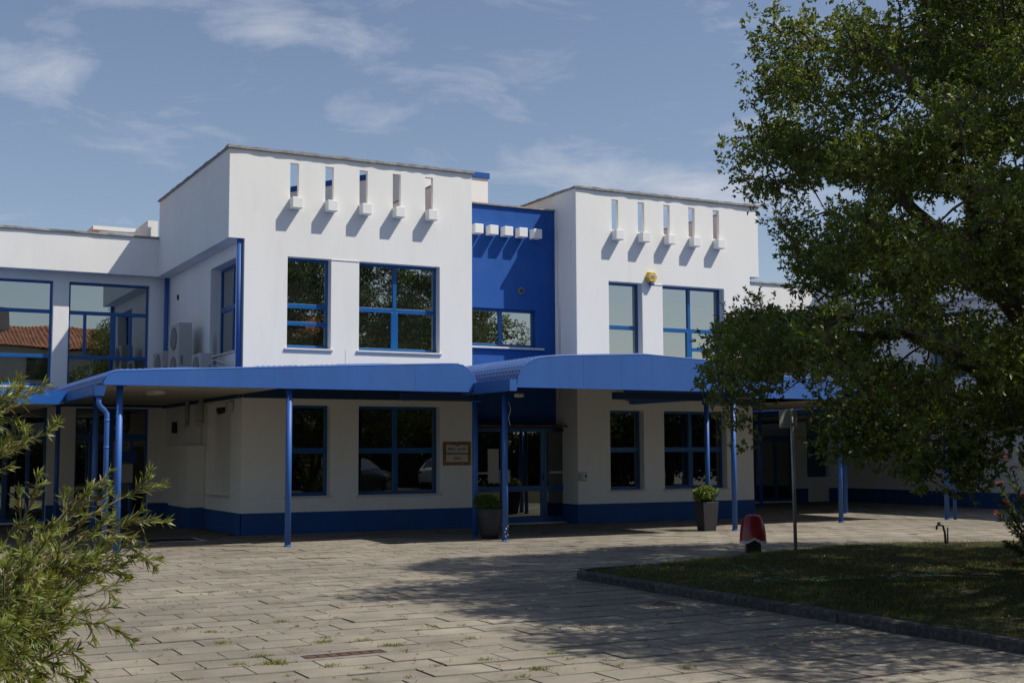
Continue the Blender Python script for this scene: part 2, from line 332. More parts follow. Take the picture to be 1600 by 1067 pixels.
def npmesh(name, V, Fc, nside, mat, parent=None, tint=None, smooth=False, **kw):
    """fast mesh from numpy arrays; faces all with nside corners"""
    me = bpy.data.meshes.new(name); nf = len(Fc)
    me.vertices.add(len(V)); me.vertices.foreach_set('co', np.asarray(V, dtype=np.float32).ravel())
    me.loops.add(nf*nside); me.loops.foreach_set('vertex_index', np.asarray(Fc, dtype=np.int32).ravel())
    me.polygons.add(nf); me.polygons.foreach_set('loop_start', np.arange(0, nf*nside, nside, dtype=np.int32))
    if smooth: me.polygons.foreach_set('use_smooth', np.ones(nf, dtype=bool))
    me.materials.append(mat)
    if tint is not None:
        a = me.attributes.new('tint', 'FLOAT', 'FACE'); a.data.foreach_set('value', np.asarray(tint, dtype=np.float32))
    me.update(calc_edges=True); me.validate()
    o = bpy.data.objects.new(name, me); COL.objects.link(o)
    if parent is not None: o.parent = parent; o.matrix_parent_inverse = parent_inv(parent)
    return tagobj(o, **kw)
def copytree(o, parent=None):
    c = o.copy(); COL.objects.link(c)
    if parent is not None: c.parent = parent
    for ch in list(o.children): copytree(ch, c)
    return c
def leaves(P, D, Nn, Ln, Wd, fold=0.25, tint=None, narrow=False):
    """diamond leaves: P base pts, D direction, Nn normals, Ln lengths, Wd widths -> V,F,tint (triangles)"""
    n = len(P); D = D/np.linalg.norm(D, axis=1, keepdims=True)
    S = np.cross(D, Nn); S /= (np.linalg.norm(S, axis=1, keepdims=True)+1e-9); U = np.cross(S, D)
    L_ = Ln[:, None]; W_ = Wd[:, None]
    b = P; tp = P+D*L_-U*L_*0.12
    mid = P+D*L_*(0.42 if not narrow else 0.5)
    l = mid+S*W_*0.5+U*W_*fold; r = mid-S*W_*0.5+U*W_*fold
    V = np.stack([b, l, tp, r], 1).reshape(-1, 3)
    i = np.arange(n)*4
    Fc = np.stack([np.stack([i, i+2, i+1], 1), np.stack([i, i+3, i+2], 1)], 1).reshape(-1, 3)
    return V, Fc, (np.repeat(tint, 2) if tint is not None else None)

# ------------------------------------------------------------------ ground
g0 = MB(); g0.add([(-400, -400, -0.06), (500, -400, -0.06), (500, 500, -0.06), (-400, 500, -0.06)], [(0, 1, 2, 3)])
g0.build('ground', farground, kind='structure')
pav = empty('pavement', (0, 0, 0), kind='structure')
gs = MB(); gs.box(-14, 30, -6, 36, -0.055, -0.0065); gs.build('joint_bed', soil, pav)
SX, SY = 0.56, 0.39
KX = 8.62            # kerb line (runs towards the camera)
def in_lawn(x, y): return x > KX-0.05 and y < lawn_back(x)
def lawn_back(x):
    pts = [(8.5, 14.1), (8.75, 14.5), (9.1, 14.72), (9.9, 15.0), (12.0, 15.9), (13.4, 16.3), (15.7, 16.9), (17.2, 16.6), (18.8, 16.0), (24, 15.5), (40, 15)]
    for (a, b), (c, d) in zip(pts, pts[1:]):
        if a <= x <= c: return b+(d-b)*(x-a)/(c-a)
    return 15
def slab_verts(w, d, seed):
    rr = random.Random(seed)
    hx, hy = w/2-0.003, d/2-0.009
    pts = []
    cs = [(-hx, -hy), (hx, -hy), (hx, hy), (-hx, hy)]
    for i in range(4):
        a = cs[i]; b = cs[(i+1) % 4]
        pts.append((a[0]*(1-rr.uniform(0, .006)), a[1]*(1-rr.uniform(0, .04))))
        k = rr.uniform(.25, .75); pts.append((a[0]+(b[0]-a[0])*k+rr.uniform(-.002, .002), a[1]+(b[1]-a[1])*k+rr.uniform(-.002, .002)))
    n = 8
    V = [(x, y, -0.030) for x, y in pts]+[(x, y, -0.005) for x, y in pts]+[(x*0.988, y*0.945, 0.0) for x, y in pts]
    Fs = [tuple(range(2*n, 3*n))]
    for r in (0, 1):
        for i in range(n): Fs.append((r*n+i, r*n+(i+1) % n, (r+1)*n+(i+1) % n, (r+1)*n+i))
    return V, Fs
slabmeshes = []
for k in range(18):
    V, Fs = slab_verts(SX, SY, 100+k)
    me = bpy.data.meshes.new('paving_slab'); me.from_pydata(V, [], Fs); me.materials.append(slabm); me.materials.append(edgem); me.polygons.foreach_set('material_index', [0]+[1]*(len(Fs)-1))
    a = me.attributes.new('tint', 'FLOAT', 'FACE'); a.data.foreach_set('value', [random.random()]*len(Fs)); slabmeshes.append((me, V, Fs))
cells = []
Y_0 = 13.39-20*SY
for j in range(-30, 95):
    yc = Y_0+(j+0.5)*SY
    if yc < -4 or yc > 31.9: continue
    for i in range(-28, 58):
        xc = 4.255+(i+0.5)*SX+(0 if (j % 2) else SX/2)
        if xc < -13 or xc > 29.2: continue
        if in_lawn(xc-0.2, yc+(0.1 if yc > 13 else 0)): continue
        if yc > 25.3 and (7.3 < xc < 12.4 or 15.3 < xc < 20.2): continue
        if yc > 26.3 and 12.2 < xc < 15.4: continue
        if 3.30 < xc < 4.1 and abs(yc-10.02) < 0.12: pass
        cells.append((xc, yc))
CP = np.array([(x, y, 0.0) for x, y in cells]); px, py, dd = proj(CP)
vis = (px > -60) & (px < 1660) & (py < 1110) & (dd > 3)
size = np.where(vis, 1.0/np.maximum(dd, .1)**2, 0)
order = np.argsort(-size); single = set(order[:295].tolist())
BV, BF, BT = [], [], []
for idx, (xc, yc) in enumerate(cells):
    me, V, Fs = slabmeshes[random.randrange(18)]
    z = random.gauss(0, 0.0022); tx = random.gauss(0, 0.0045); ty = random.gauss(0, 0.0045); rz = random.gauss(0, 0.008)
    if idx in single and vis[idx]:
        o = bpy.data.objects.new('paving_slab', me); COL.objects.link(o); o.location = (xc, yc, z); o.rotation_euler = (tx, ty, rz); o.parent = pav
    else:
        b = len(BV); c, s_ = math.cos(rz), math.sin(rz); tt = random.random()
        V = V[8:]; Fs = [tuple(range(8, 16))]+[(i_, (i_+1) % 8, 8+(i_+1) % 8, 8+i_) for i_ in range(8)]
        for (x, y, q) in V: BV.append((xc+x*c-y*s_, yc+x*s_+y*c, z+q+x*-ty+y*tx))
        for f in Fs: BF.append(tuple(i+b for i in f)); BT.append(tt)
mb = MB(); mb.v = BV; mb.f = BF; mb.smooth = [False]*len(BF)
ob_ = mb.build('paving_slabs_beyond', [slabm, edgem], pav, tint=BT, kind='stuff')
ob_.data.polygons.foreach_set('material_index', [0 if len(f) == 8 else 1 for f in BF])

# lawn
lb = [(KX+0.1, -6)]+[(34, -6), (34, 15)]
xs = np.linspace(33.9, KX+0.1, 60)
poly = [(KX+0.1, -6.0), (34, -6.0)]+[(float(x), lawn_back(float(x))+0.06*math.sin(x*5.1)+0.05*math.sin(x*13)) for x in xs]
def lawn_z(x, y):
    t_ = np.clip((y-(np.interp(x, LBX, LBY)-3.2))/3.2, 0, 1); t2 = np.clip((x-9.5)/2.0, 0, 1)
    return 0.088-0.068*(t_*t_*(3-2*t_))*t2+0.008*np.sin(x*1.9+y*1.3)*np.sin(y*2.3)
LBX = np.linspace(8.5, 34, 300); LBY = np.array([lawn_back(float(q)) for q in LBX])
gx_ = np.linspace(KX+0.05, 34, 140); gv_ = np.concatenate([np.linspace(0, 1, 120), [1.002]])
GXX, GVV = np.meshgrid(gx_, gv_, indexing='ij'); back_ = np.array([lawn_back(float(q))+0.06*math.sin(q*5.1)+0.05*math.sin(q*13) for q in gx_])
GYY = -6+(back_[:, None]+6)*GVV; GZZ = lawn_z(GXX, GYY); GZZ[:, -1] = -0.03
ii_, jj_ = np.meshgrid(np.arange(139), np.arange(120), indexing='ij'); aa_ = ii_*121+jj_
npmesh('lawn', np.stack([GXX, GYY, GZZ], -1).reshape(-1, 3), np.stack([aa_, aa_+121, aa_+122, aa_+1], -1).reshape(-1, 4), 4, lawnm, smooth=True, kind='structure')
# kerb
kerb = empty('kerb', (KX, 7, 0), kind='structure')
yk = -3.0; 
def kerb_stone(x0, y0, x1, y1):
    a = Vector((x0, y0)); b = Vector((x1, y1)); d = (b-a).normalized(); n = Vector((d.y, -d.x)); L_ = (b-a).length
    m_ = MB(); ns = 5; rr = random.Random(int(y0*91+x0*17)); rings = []
    for k in range(ns+1):
        p = a+d*(0.002+(L_-0.004)*k/ns)
        j = rr.uniform(-.006, .006); h = 0.105+rr.uniform(-.006, .006)
        prof = [(-0.055+j, -0.03), (-0.055+j, h-0.022), (-0.035, h), (0.05, h+0.002), (0.055, -0.03)]
        rings.append([(p.x+n.x*q, p.y+n.y*q, z) for q, z in prof])
    V = [v for r in rings for v in r]; Fs = []
    for k in range(ns):
        for i in range(4): Fs.append((k*5+i, k*5+i+1, (k+1)*5+i+1, (k+1)*5+i))
    Fs += [(4, 3, 2, 1, 0), tuple(ns*5+i for i in range(5))]
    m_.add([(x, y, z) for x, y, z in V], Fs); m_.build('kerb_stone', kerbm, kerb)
y = -3.0
while y < 14.0:
    kerb_stone(KX, y, KX+random.uniform(-.008, .008), y+0.78); y += 0.78
arc = [(KX, y), (KX+0.03, y+0.22), (KX+0.14, y+0.40), (KX+0.42, y+0.52), (KX+1.15, y+0.68)]
for p, q in zip(arc, arc[1:]): kerb_stone(*p, *q)

# grass blades on the lawn
def blades(n, region, mat, name, hmin, hmax, dens=None, parent=None, **kw):
    P = region(n); n = len(P)
    a = RNG.uniform(0, 2*np.pi, n); lean = RNG.uniform(0.15, 1.1, n); h = RNG.uniform(hmin, hmax, n)
    D = np.stack([np.cos(a)*lean, np.sin(a)*lean, np.ones(n)], 1); D /= np.linalg.norm(D, axis=1, keepdims=True)
    Nn = np.stack([np.cos(a+1.57), np.sin(a+1.57), np.zeros(n)], 1)
    S = Nn*RNG.uniform(0.0025, 0.005, n)[:, None]
    V = np.stack([P-S, P+S, P+D*h[:, None]], 1).reshape(-1, 3); i = np.arange(n)*3
    t_ = RNG.uniform(0, 1, n)
    return npmesh(name, V, np.stack([i, i+1, i+2], 1), 3, mat, parent, tint=t_, **kw)
def lawnpts(n):
    d = []
    # denser near the camera side that the frame shows
    y = RNG.beta(1.2, 1.6, n)*13+4.2; x = KX+0.12+RNG.beta(1.1, 1.9, n)*12.5
    ok = y < np.array([lawn_back(v) for v in x])
    x, y = x[ok], y[ok]
    cl = np.sin(x*2.3+np.sin(y*1.7)*2)+np.sin(y*2.9+x*0.7)
    keep = RNG.uniform(0, 1, len(x)) < 0.55+0.22*cl
    return np.stack([x[keep], y[keep], lawn_z(x[keep], y[keep])-0.002], 1)
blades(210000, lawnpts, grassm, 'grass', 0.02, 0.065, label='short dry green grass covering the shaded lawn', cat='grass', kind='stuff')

# ------------------------------------------------------------------ school building
bld = empty('school_building', (10, 26, 0), label='white two-storey school building with flat parapet blocks, blue plinth and blue recessed entrance', cat='building')
def grid_wall(name, mat, us, zs, solid, w0, w1, axis='Y', bevel=0.012, parent=None, thin=None):
    """wall on a grid: u along the wall, z up, thickness w0..w1 (w0 the outer face). axis 'Y': u=x, w=y. axis 'X': u=y, w=x"""
    us = sorted(set(us)); zs = sorted(set(zs)); nu, nz = len(us), len(zs)
    S = [[solid((us[i]+us[i+1])/2, (zs[j]+zs[j+1])/2) for j in range(nz-1)] for i in range(nu-1)]
    m_ = MB(); idx = {}
    def vv(i, j, k):
        if (i, j, k) not in idx:
            w = (w0, w1)[k]
            if thin is not None and k and zs[j] > thin: w = w0+0.10
            idx[(i, j, k)] = len(m_.v)
            m_.v.append((us[i], w, zs[j]) if axis == 'Y' else (w, us[i], zs[j]))
        return idx[(i, j, k)]
    def face(*q): m_.f.append(q); m_.smooth.append(False)
    for i in range(nu-1):
        for j in range(nz-1):
            if not S[i][j]: continue
            face(vv(i, j, 0), vv(i+1, j, 0), vv(i+1, j+1, 0), vv(i, j+1, 0))
            face(vv(i, j, 1), vv(i, j+1, 1), vv(i+1, j+1, 1), vv(i+1, j, 1))
            if i == 0 or not S[i-1][j]: face(vv(i, j, 0), vv(i, j+1, 0), vv(i, j+1, 1), vv(i, j, 1))
            if i == nu-2 or not S[i+1][j]: face(vv(i+1, j, 0), vv(i+1, j, 1), vv(i+1, j+1, 1), vv(i+1, j+1, 0))
            if j == 0 or not S[i][j-1]: face(vv(i, j, 0), vv(i, j, 1), vv(i+1, j, 1), vv(i+1, j, 0))
            if j == nz-2 or not S[i][j+1]: face(vv(i, j+1, 0), vv(i+1, j+1, 0), vv(i+1, j+1, 1), vv(i, j+1, 1))
    o = m_.build(name, mat, parent or bld)
    bm = bmesh.new(); bm.from_mesh(o.data); bmesh.ops.recalc_face_normals(bm, faces=bm.faces); bm.to_mesh(o.data); bm.free()
    if bevel:
        b = o.modifiers.new('bevel', 'BEVEL'); b.width = bevel; b.segments = 2; b.limit_method = 'ANGLE'
    return o
def inh(holes, u, z):
    return any(a < u < b and c < z < d for a, b, c, d in holes)
def cuts(holes): return [q for h in holes for q in h[:2]], [q for h in holes for q in h[2:]]

def window(u0, u1, z0, z1, w, axis='Y', sgn=-1, bars=None, fw=0.055, gm=None, sill=True, sillw=0.05, sash=None, fr=frame, wf=None):
    """a window: frame mesh with panes and sill below it. w = plane of the outer frame face; sgn = outward direction on that axis"""
    gm = gm or glass; dp = 0.06
    m_ = MB()
    def bx(a, b, c, d, o0, o1):
        lo, hi = sorted((w-sgn*o0*1.0, w-sgn*o1*1.0))
        if axis == 'Y': m_.box(a, b, lo, hi, c, d)
        else: m_.box(lo, hi, a, b, c, d)
    bx(u0, u1, z1-fw, z1, 0, dp); bx(u0, u1, z0, z0+fw*1.3, 0, dp)
    bx(u0, u0+fw, z0+fw*1.3, z1-fw, 0, dp); bx(u1-fw, u1, z0+fw*1.3, z1-fw, 0, dp)
    bars = bars or []
    panes = []
    for (kind, a, b, c, wd) in bars:      # ('h', z, u0, u1, width) or ('v', u, z0, z1, width)
        if kind == 'h': bx(b, c, a-wd/2, a+wd/2, -0.003, dp-0.004)
        else: bx(a-wd/2, a+wd/2, b, c, -0.006, dp-0.007)
    o = m_.build('window', fr, bld, bevel=0.006)
    # panes: split along bars
    vs_ = sorted([b[1] for b in bars if b[0] == 'v' and b[3]-b[2] > (z1-z0)*0.9]); U = [u0]+vs_+[u1]
    for ua, ub in zip(U, U[1:]):
        hs_ = sorted([b[1] for b in bars if b[0] == 'h' and b[2] <= ua+0.08 and b[3] >= ub-0.08]); Z = [z0]+hs_+[z1]
        for za, zb in zip(Z, Z[1:]):
            sub = [b[1] for b in bars if b[0] == 'v' and b[3]-b[2] <= (z1-z0)*0.9 and ua < b[1] < ub and b[2] <= za+0.1 and b[3] >= zb-0.1]
            UU = [ua]+sorted(sub)+[ub]
            for a, b in zip(UU, UU[1:]):
                pm = MB(); e = 0.012; pw = w-sgn*(0.035)
                lo, hi = pw-0.004, pw+0.004
                tl = random.gauss(0, 0.0016); tz = random.gauss(0, 0.0016)   # real panes never sit perfectly parallel
                if axis == 'Y': pm.box(a+e, b-e, lo, hi, za+e, zb-e)
                else: pm.box(lo, hi, a+e, b-e, za+e, zb-e)
                q = pm.build('pane', gm, o)
    if sill:
        sm = MB(); lo, hi = sorted((w, (wf if wf is not None else w+sgn*0.25)+sgn*0.035))
        if axis == 'Y': sm.box(u0-sillw, u1+sillw, lo, hi, z0-0.045, z0-0.003)
        else: sm.box(lo, hi, u0-sillw, u1+sillw, z0-0.045, z0-0.003)
        sm.build('sill', sillm, o, bevel=0.006)
    return o

def front_block(X0, X1, over_side, ztop, wins, slots, zslot, Y0=25.4):
    """a white front block. over_side -1: upper part overhangs to the left, +1 to the right"""
    xo0 = X0-0.335 if over_side < 0 else X0
    xo1 = X1+0.29 if over_side > 0 else X1
    holes = wins+slots
    cu, cz = cuts(holes)
    ZO = 6.06
    def sol(u, z):
        if inh(holes, u, z): return False
        if z < 0.0: return False
        if z < ZO and (u < X0 or u > X1): return False
        return True
    grid_wall('front_wall', white, [xo0, xo1, X0, X1]+cu, [0, ZO, 3.3, 6.6, 6.62, ztop]+cz, sol, Y0, Y0+0.26, 'Y', thin=6.61)
    # the side parapet and return walls
    yb = 31.84
    for side in (-1, 1):
        if side == over_side:
            e = xo0 if side < 0 else xo1
            x_in = e-side*0.25
            a, b = sorted((e, x_in))
            p = MB(); p.box(a, b, Y0+0.26, yb, ZO, ztop); p.build('parapet', white, bld)
            p = MB(); p.box(a, b, Y0+0.10, Y0+0.26, 6.62, ztop); p.build('parapet_return', white, bld)
            base = X0 if side < 0 else X1
            s0, s1 = sorted((x_in, base-side*0.28))
            p = MB(); p.box(s0, s1, Y0+0.26, yb+0.3, ZO+0.0, ZO+0.25); p.build('overhang', white, bld)
        else:
            e = X1 if side > 0 else X0
            a, b = sorted((e, e-side*0.25))
            p = MB(); p.box(a, b, Y0+0.26, yb, 0, ztop); p.build('side_wall', white, bld)
            p = MB(); p.box(a, b, Y0+0.10, Y0+0.26, 6.62, ztop); p.build('parapet_return', white, bld)
    rf = MB(); rf.box(xo0+0.25, xo1-0.25, Y0+0.26, yb, 6.45, 6.6); rf.build('flat_roof', terra, bld)
    cp = MB(); o_ = 0.045
    rr = random.Random(int(X0*10))
    def strip(xa, ya, xb, yb_, wid):
        n = int(math.hypot(xb-xa, yb_-ya)/0.16); d = Vector((xb-xa, yb_-ya)).normalized(); nn = Vector((-d.y, d.x))
        rings = []
        for k in range(n+1):
            p = Vector((xa, ya))+Vector((xb-xa, yb_-ya))*k/n
            j0, j1 = rr.uniform(-.010, .010), rr.uniform(-.010, .010); h = 0.055+rr.uniform(-.012, .014)
            rings += [(p.x+nn.x*(-wid/2+j0), p.y+nn.y*(-wid/2+j0), ztop+.002), (p.x+nn.x*(wid/2+j1), p.y+nn.y*(wid/2+j1), ztop+.002),
                      (p.x+nn.x*(wid/2+j1), p.y+nn.y*(wid/2+j1), ztop+h*0.75), (p.x+nn.x*(-wid/2+j0), p.y+nn.y*(-wid/2+j0), ztop+h)]
        fs = []
        for k in range(n):
            for i in range(4): fs.append((k*4+i, k*4+(i+1) % 4, (k+1)*4+(i+1) % 4, (k+1)*4+i))
        fs += [(3, 2, 1, 0), (n*4, n*4+1, n*4+2, n*4+3)]
        cp.add(rings, fs)
    strip(xo0-o_, Y0+0.10, xo1+o_, Y0+0.10, 0.30)
    strip(xo0+0.10, Y0+0.26, xo0+0.10, yb, 0.30); strip(xo1-0.10, Y0+0.26, xo1-0.10, yb, 0.30)
    cp.build('coping', coping, bld)
    return xo0, xo1

ZU0, ZU1, ZL0, ZL1 = 3.84, 5.75, 0.765, 2.65
sA = [(8.222+0.776*k, 8.222+0.776*k+0.185, 7.0, 7.74) for k in range(5)]
wA = [(8.185, 9.145, ZU0, ZU1), (9.78, 11.68, ZU0, ZU1), (8.19, 9.155, ZL0, ZL1), (9.79, 11.69, ZL0, ZL1)]
front_block(7.26, 12.48, -1, 7.93, wA, sA, 7.0)
sB = [(16.215+0.752*k, 16.215+0.752*k+0.18, 6.95, 7.68) for k in range(5)]
wB = [(16.11, 17.06, 3.80, 5.70), (17.66, 19.52, 3.80, 5.70), (16.11, 17.06, 0.755, 2.63), (17.65, 19.52, 0.755, 2.63)]
front_block(15.21, 20.35, 1, 7.87, wB, sB, 6.95)
# block beyond the right courtyard (mirrors the left one)
sC = [(30.2+0.776*k, 30.2+0.776*k+0.185, 7.0, 7.74) for k in range(5)]
wC = [(30.2, 31.15, ZU0, ZU1), (31.8, 33.7, ZU0, ZU1), (30.2, 31.15, ZL0, ZL1), (31.8, 33.7, ZL0, ZL1)]
front_block(29.3, 34.5, -1, 7.93, wC, sC, 7.0, Y0=15.0)
YC = 15.0
# projecting beam ends under the slots
for sl, zz, yf in ((sA, 6.755, 25.4), (sB, 6.69, 25.4), (sC, 6.755, 15.0)):
    for a in sl:
        m_ = MB(); m_.box(a[0]-0.012, a[0]+0.215, yf-0.215, yf-0.002, zz, zz+0.235); m_.build('beam_end', white, bld, bevel=0.012)
for k in range(5):
    x = 12.935+0.392*k
    m_ = MB(); m_.box(x, x+0.225, 26.4-0.24, 26.398, 6.74, 6.965); m_.build('beam_end', white, bld, bevel=0.012)
# windows of the front blocks
YF = 25.4+0.19
def std_windows(w, lowbar=True, variant='A', Yw=25.4):
    u, v, l, l2 = w; YF = Yw+0.19
    kw = dict(wf=Yw)
    if variant == 'A':
        window(*u, YF, bars=[('h', 4.74, u[0], u[1], 0.10), ('h', 4.37, u[0], u[1], 0.085)], **kw)
        mu = (v[0]+v[1])/2-0.05
        window(*v, YF, bars=[('v', mu, v[2], v[3], 0.085), ('h', 4.74, v[0], v[1], 0.10), ('v', mu+0.055, v[2], 4.70, 0.05), ('v', mu-0.055, v[2], 4.70, 0.05)], **kw)
    else:
        window(*u, YF, bars=[('h', 4.63, u[0], u[1], 0.10)], **kw)
        mu = (v[0]+v[1])/2-0.02
        window(*v, YF, bars=[('v', mu, v[2], v[3], 0.085), ('h', 4.63, v[0], v[1], 0.10), ('h', 4.17, mu, v[1], 0.09), ('v', mu+0.055, v[2], 4.6, 0.05), ('v', mu-0.055, v[2], 4.6, 0.05)], **kw)
    window(*l, YF, bars=[('h', 1.70, l[0], l[1], 0.12)], gm=glassd, **kw)
    mu = (l2[0]+l2[1])/2-0.04
    window(*l2, YF, bars=[('v', mu, l2[2], l2[3], 0.10), ('h', 1.70, l2[0], l2[1], 0.12), ('v', mu+0.05, l2[2], 1.68, 0.05)], gm=glassd, **kw)
std_windows(wA, variant='A'); std_windows(wB, variant='B'); std_windows(wC, variant='A', Yw=15.0)
# plinths, proud of the walls
pl = MB(); pl.box(7.245, 12.495, 25.385, 25.399, -0.02, 0.44); pl.build('plinth', plinthm, bld)
pl = MB(); pl.box(15.195, 20.365, 25.385, 25.399, -0.02, 0.445); pl.build('plinth', plinthm, bld)
pl = MB(); pl.box(29.285, 34.5, 14.985, 14.999, -0.02, 0.44); pl.build('plinth', plinthm, bld)
pl = MB(); pl.box(15.196, 15.209, 25.399, 26.1, -0.02, 0.445); pl.build('plinth', plinthm, bld)
# side walls towards the courtyards
def side_court(xw, sg, ys=25.66):
    """xw wall plane, sg outward direction (-1 faces left)"""
    hu = (26.02, 28.08, 3.80, 5.76); hl = (26.24, 28.1, 0.75, 2.74)
    sol = lambda u, z: not inh([hu, hl], u, z)
    a, b = cuts([hu, hl])
    grid_wall('courtyard_side_wall', white, [ys, 32.46]+a, [0, 6.06]+b, sol, xw, xw-sg*0.28, 'X')
    window(*hu, xw-sg*0.24, 'X', sg, bars=[('h', 4.83, hu[0], hu[1], 0.11), ('v', 27.05, hu[2], hu[3], 0.09)], wf=xw)
    p = MB(); lo, hi = sorted((xw-sg*0.16, xw-sg*0.2)); p.box(lo, hi, hl[0], hl[1], hl[2], hl[3]); p.build('blanked_window', whites, bld)
    p = MB(); lo, hi = sorted((xw+sg*0.03, xw-sg*0.159)); p.box(lo, hi, hl[0]-.04, hl[1]+.04, hl[2]-0.04, hl[2]-.002); p.build('sill', sillm, bld)
    p = MB(); lo, hi = sorted((xw+sg*0.001, xw+sg*0.015)); p.box(lo, hi, ys-0.275, 32.18, -0.02, 0.44); p.build('plinth', plinthm, bld)
side_court(7.26, -1); side_court(29.3, -1, 15.26)
# recessed blue entrance wall
hw = (12.78, 14.68, 4.13, 5.02)
grid_wall('entrance_wall', bluewall, [12.48, 15.21]+list(hw[:2]), [2.3, 7.47]+list(hw[2:]), lambda u, z: not inh([hw], u, z), 26.4, 26.62, 'Y')
window(*hw, 26.4+0.11, bars=[('v', 13.77, hw[2], hw[3], 0.10)], sill=False)
p = MB(); p.box(12.5, 14.87, 26.33, 26.51, 4.075, 4.122); p.build('sill', sillm, bld, bevel=0.006)
p = MB(); p.box(12.48, 15.21, 26.352, 26.62, 7.475, 7.51); p.build('coping', coping, bld)
p = MB(); p.box(12.48, 15.21, 26.12, 26.398, 2.22, 2.3); p.build('door_head', darkblue, bld)
p = MB(); p.box(12.48, 15.21, 26.7, 32, 6.3, 6.5); p.build('flat_roof', terra, bld)
p = MB(); p.box(15.12, 15.15, 26.15, 26.18, 2.9, 5.15); p.box(15.17, 15.195, 26.24, 26.27, 2.9, 7.0); p.build('conduit', white, bld)
# entrance hood: a thin brown-edged ledge
p = MB()
for k in range(7):
    x = 12.52+0.385*k; p.box(x, x+0.37, 25.84, 26.12, 2.235+0.004*(k % 2), 2.275+0.004*(k % 2))
p.build('door_ledge', surf('weathered_wood', (0.14, 0.085, 0.045), 0.8, 0.4, 6), bld)
# entrance doors (frame > panes)
YD = 26.08
def door(u0, u1, stick=False):
    m_ = MB(); f = 0.075
    m_.box(u0, u1, YD, YD+0.06, 2.12, 2.215); m_.box(u0, u1, YD, YD+0.06, 0.03, 0.16); m_.box(u0+f, u1-f, YD+0.003, YD+0.057, 0.74, 0.87)
    m_.box(u0, u0+f, YD, YD+0.06, 0.16, 2.12); m_.box(u1-f, u1, YD, YD+0.06, 0.16, 2.12)
    o = m_.build('door', frame, bld, bevel=0.005)
    for a, b in ((0.16, 0.74), (0.87, 2.12)):
        q = MB(); q.box(u0+f, u1-f, YD+0.026, YD+0.034, a, b); q.build('pane', glassd, o)
    h = MB(); hx = u1-f*0.5; h.tube([(hx, YD-0.002, 1.02), (hx, YD-0.05, 1.02), (hx, YD-0.05, 1.14), (hx, YD-0.002, 1.14)], 0.011, 8); h.build('handle', black, o)
    if stick:
        q = MB(); q.box(u0+0.16, u1-0.16, YD+0.020, YD+0.0245, 1.155, 1.20); q.build('safety_strip', paperm, o)
    return o
door(12.55, 13.62, True); door(13.63, 14.68); door(14.70, 15.6-0.02, True)
q = MB(); q.box(13.22, 13.5, YD+0.018, YD+0.022, 0.95, 1.73); q.box(13.51, 13.80, YD+0.019, YD+0.023, 0.95, 1.24); q.build('notice_sheet', paperm, bld)
q = MB(); q.box(12.5, 15.62, 25.9, 26.2, -0.01, 0.028); q.build('door_threshold', sillm, bld)
q = MB(); q.box(14.98, 15.2, YD-0.05, YD-0.002, 2.14, 2.19); q.build('door_closer', black, bld)
# wall meeting the right-hand door leaf
# left and right courtyard back walls
def back_wing(x0, x1, winU, winL, tag_):
    hs_ = winU+winL; a, b = cuts(hs_)
    grid_wall('wing_wall', white, [x0, x1]+a, [0, 6.06]+b, lambda u, z: not inh(hs_, u, z), 32.2, 32.46, 'Y')
    p = MB(); p.box(x0, x1, 31.84, 32.10, 6.05, 7.0); p.build('parapet', white, bld, bevel=0.012)
    p = MB(); p.box(x0, x1, 32.10, 33.2, 6.06, 6.35); p.build('overhang', white, bld)
    p = MB(); rr = random.Random(3); n = int((x1-x0)/0.2); R_ = []
    for k in range(n+1):
        x = x0+(x1-x0)*k/n; h = 7.05+rr.uniform(-.01, .012)
        R_ += [(x, 31.80+rr.uniform(-.008, .008), 7.002), (x, 32.15, 7.002), (x, 32.15, h), (x, 31.80+rr.uniform(-.008, .008), h)]
    fs = [(k*4+i, k*4+(i+1) % 4, (k+1)*4+(i+1) % 4, (k+1)*4+i) for k in range(n) for i in range(4)]+[(3, 2, 1, 0), (n*4, n*4+1, n*4+2, n*4+3)]
    p.add(R_, fs); p.build('coping', coping, bld)
    p = MB(); p.box(x0, x1, 32.6, 38, 6.36, 6.5); p.build('flat_roof', terra, bld)
    ed = sorted([q for h in winL for q in h[:2]])
    seg = [x0]+ed+[x1]
    for i in range(0, len(seg), 2):
        if seg[i+1]-seg[i] > 0.05: p = MB(); p.box(seg[i], seg[i+1], 32.185, 32.199, -0.02, 0.44); p.build('plinth', plinthm, bld)
    for h in winU:
        u0, u1, z0, z1 = h; w = u1-u0
        window(*h, 32.2+0.14, bars=[('h', 5.11, u0, u1, 0.09), ('h', 4.02, u0, u1, 0.09), ('v', u0+w*0.21, 4.02, 5.11, 0.07), ('v', u0+w*0.56, 4.02, 5.11, 0.12), ('v', u0+w*0.78, 4.02, 5.11, 0.07)] if tag_ == 'L' and u0 > 4.6 else
               [('h', 5.11, u0, u1, 0.09), ('h', 4.02, u0, u1, 0.09)], wf=32.2)
    for h in winL:
        u0, u1, z0, z1 = h; w = u1-u0
        window(*h, 32.2+0.14, bars=[('h', 2.06, u0, u1, 0.16), ('v', u0+w*0.22, z0, 2.06, 0.09), ('v', u0+w*0.5, z0, z1, 0.10), ('v', u0+w*0.78, z0, 2.06, 0.09)], gm=glassd, sill=False)
back_wing(-3.0, 7.26, [(4.87, 6.80, 3.29, 5.85), (2.55, 4.50, 3.29, 5.85), (0.2, 2.2, 3.29, 5.85), (-2.2, -0.2, 3.29, 5.85)],
          [(5.10, 6.84, 0.05, 2.77), (2.6, 4.45, 0.05, 2.77), (0.2, 2.2, 0.05, 2.77)], 'L')
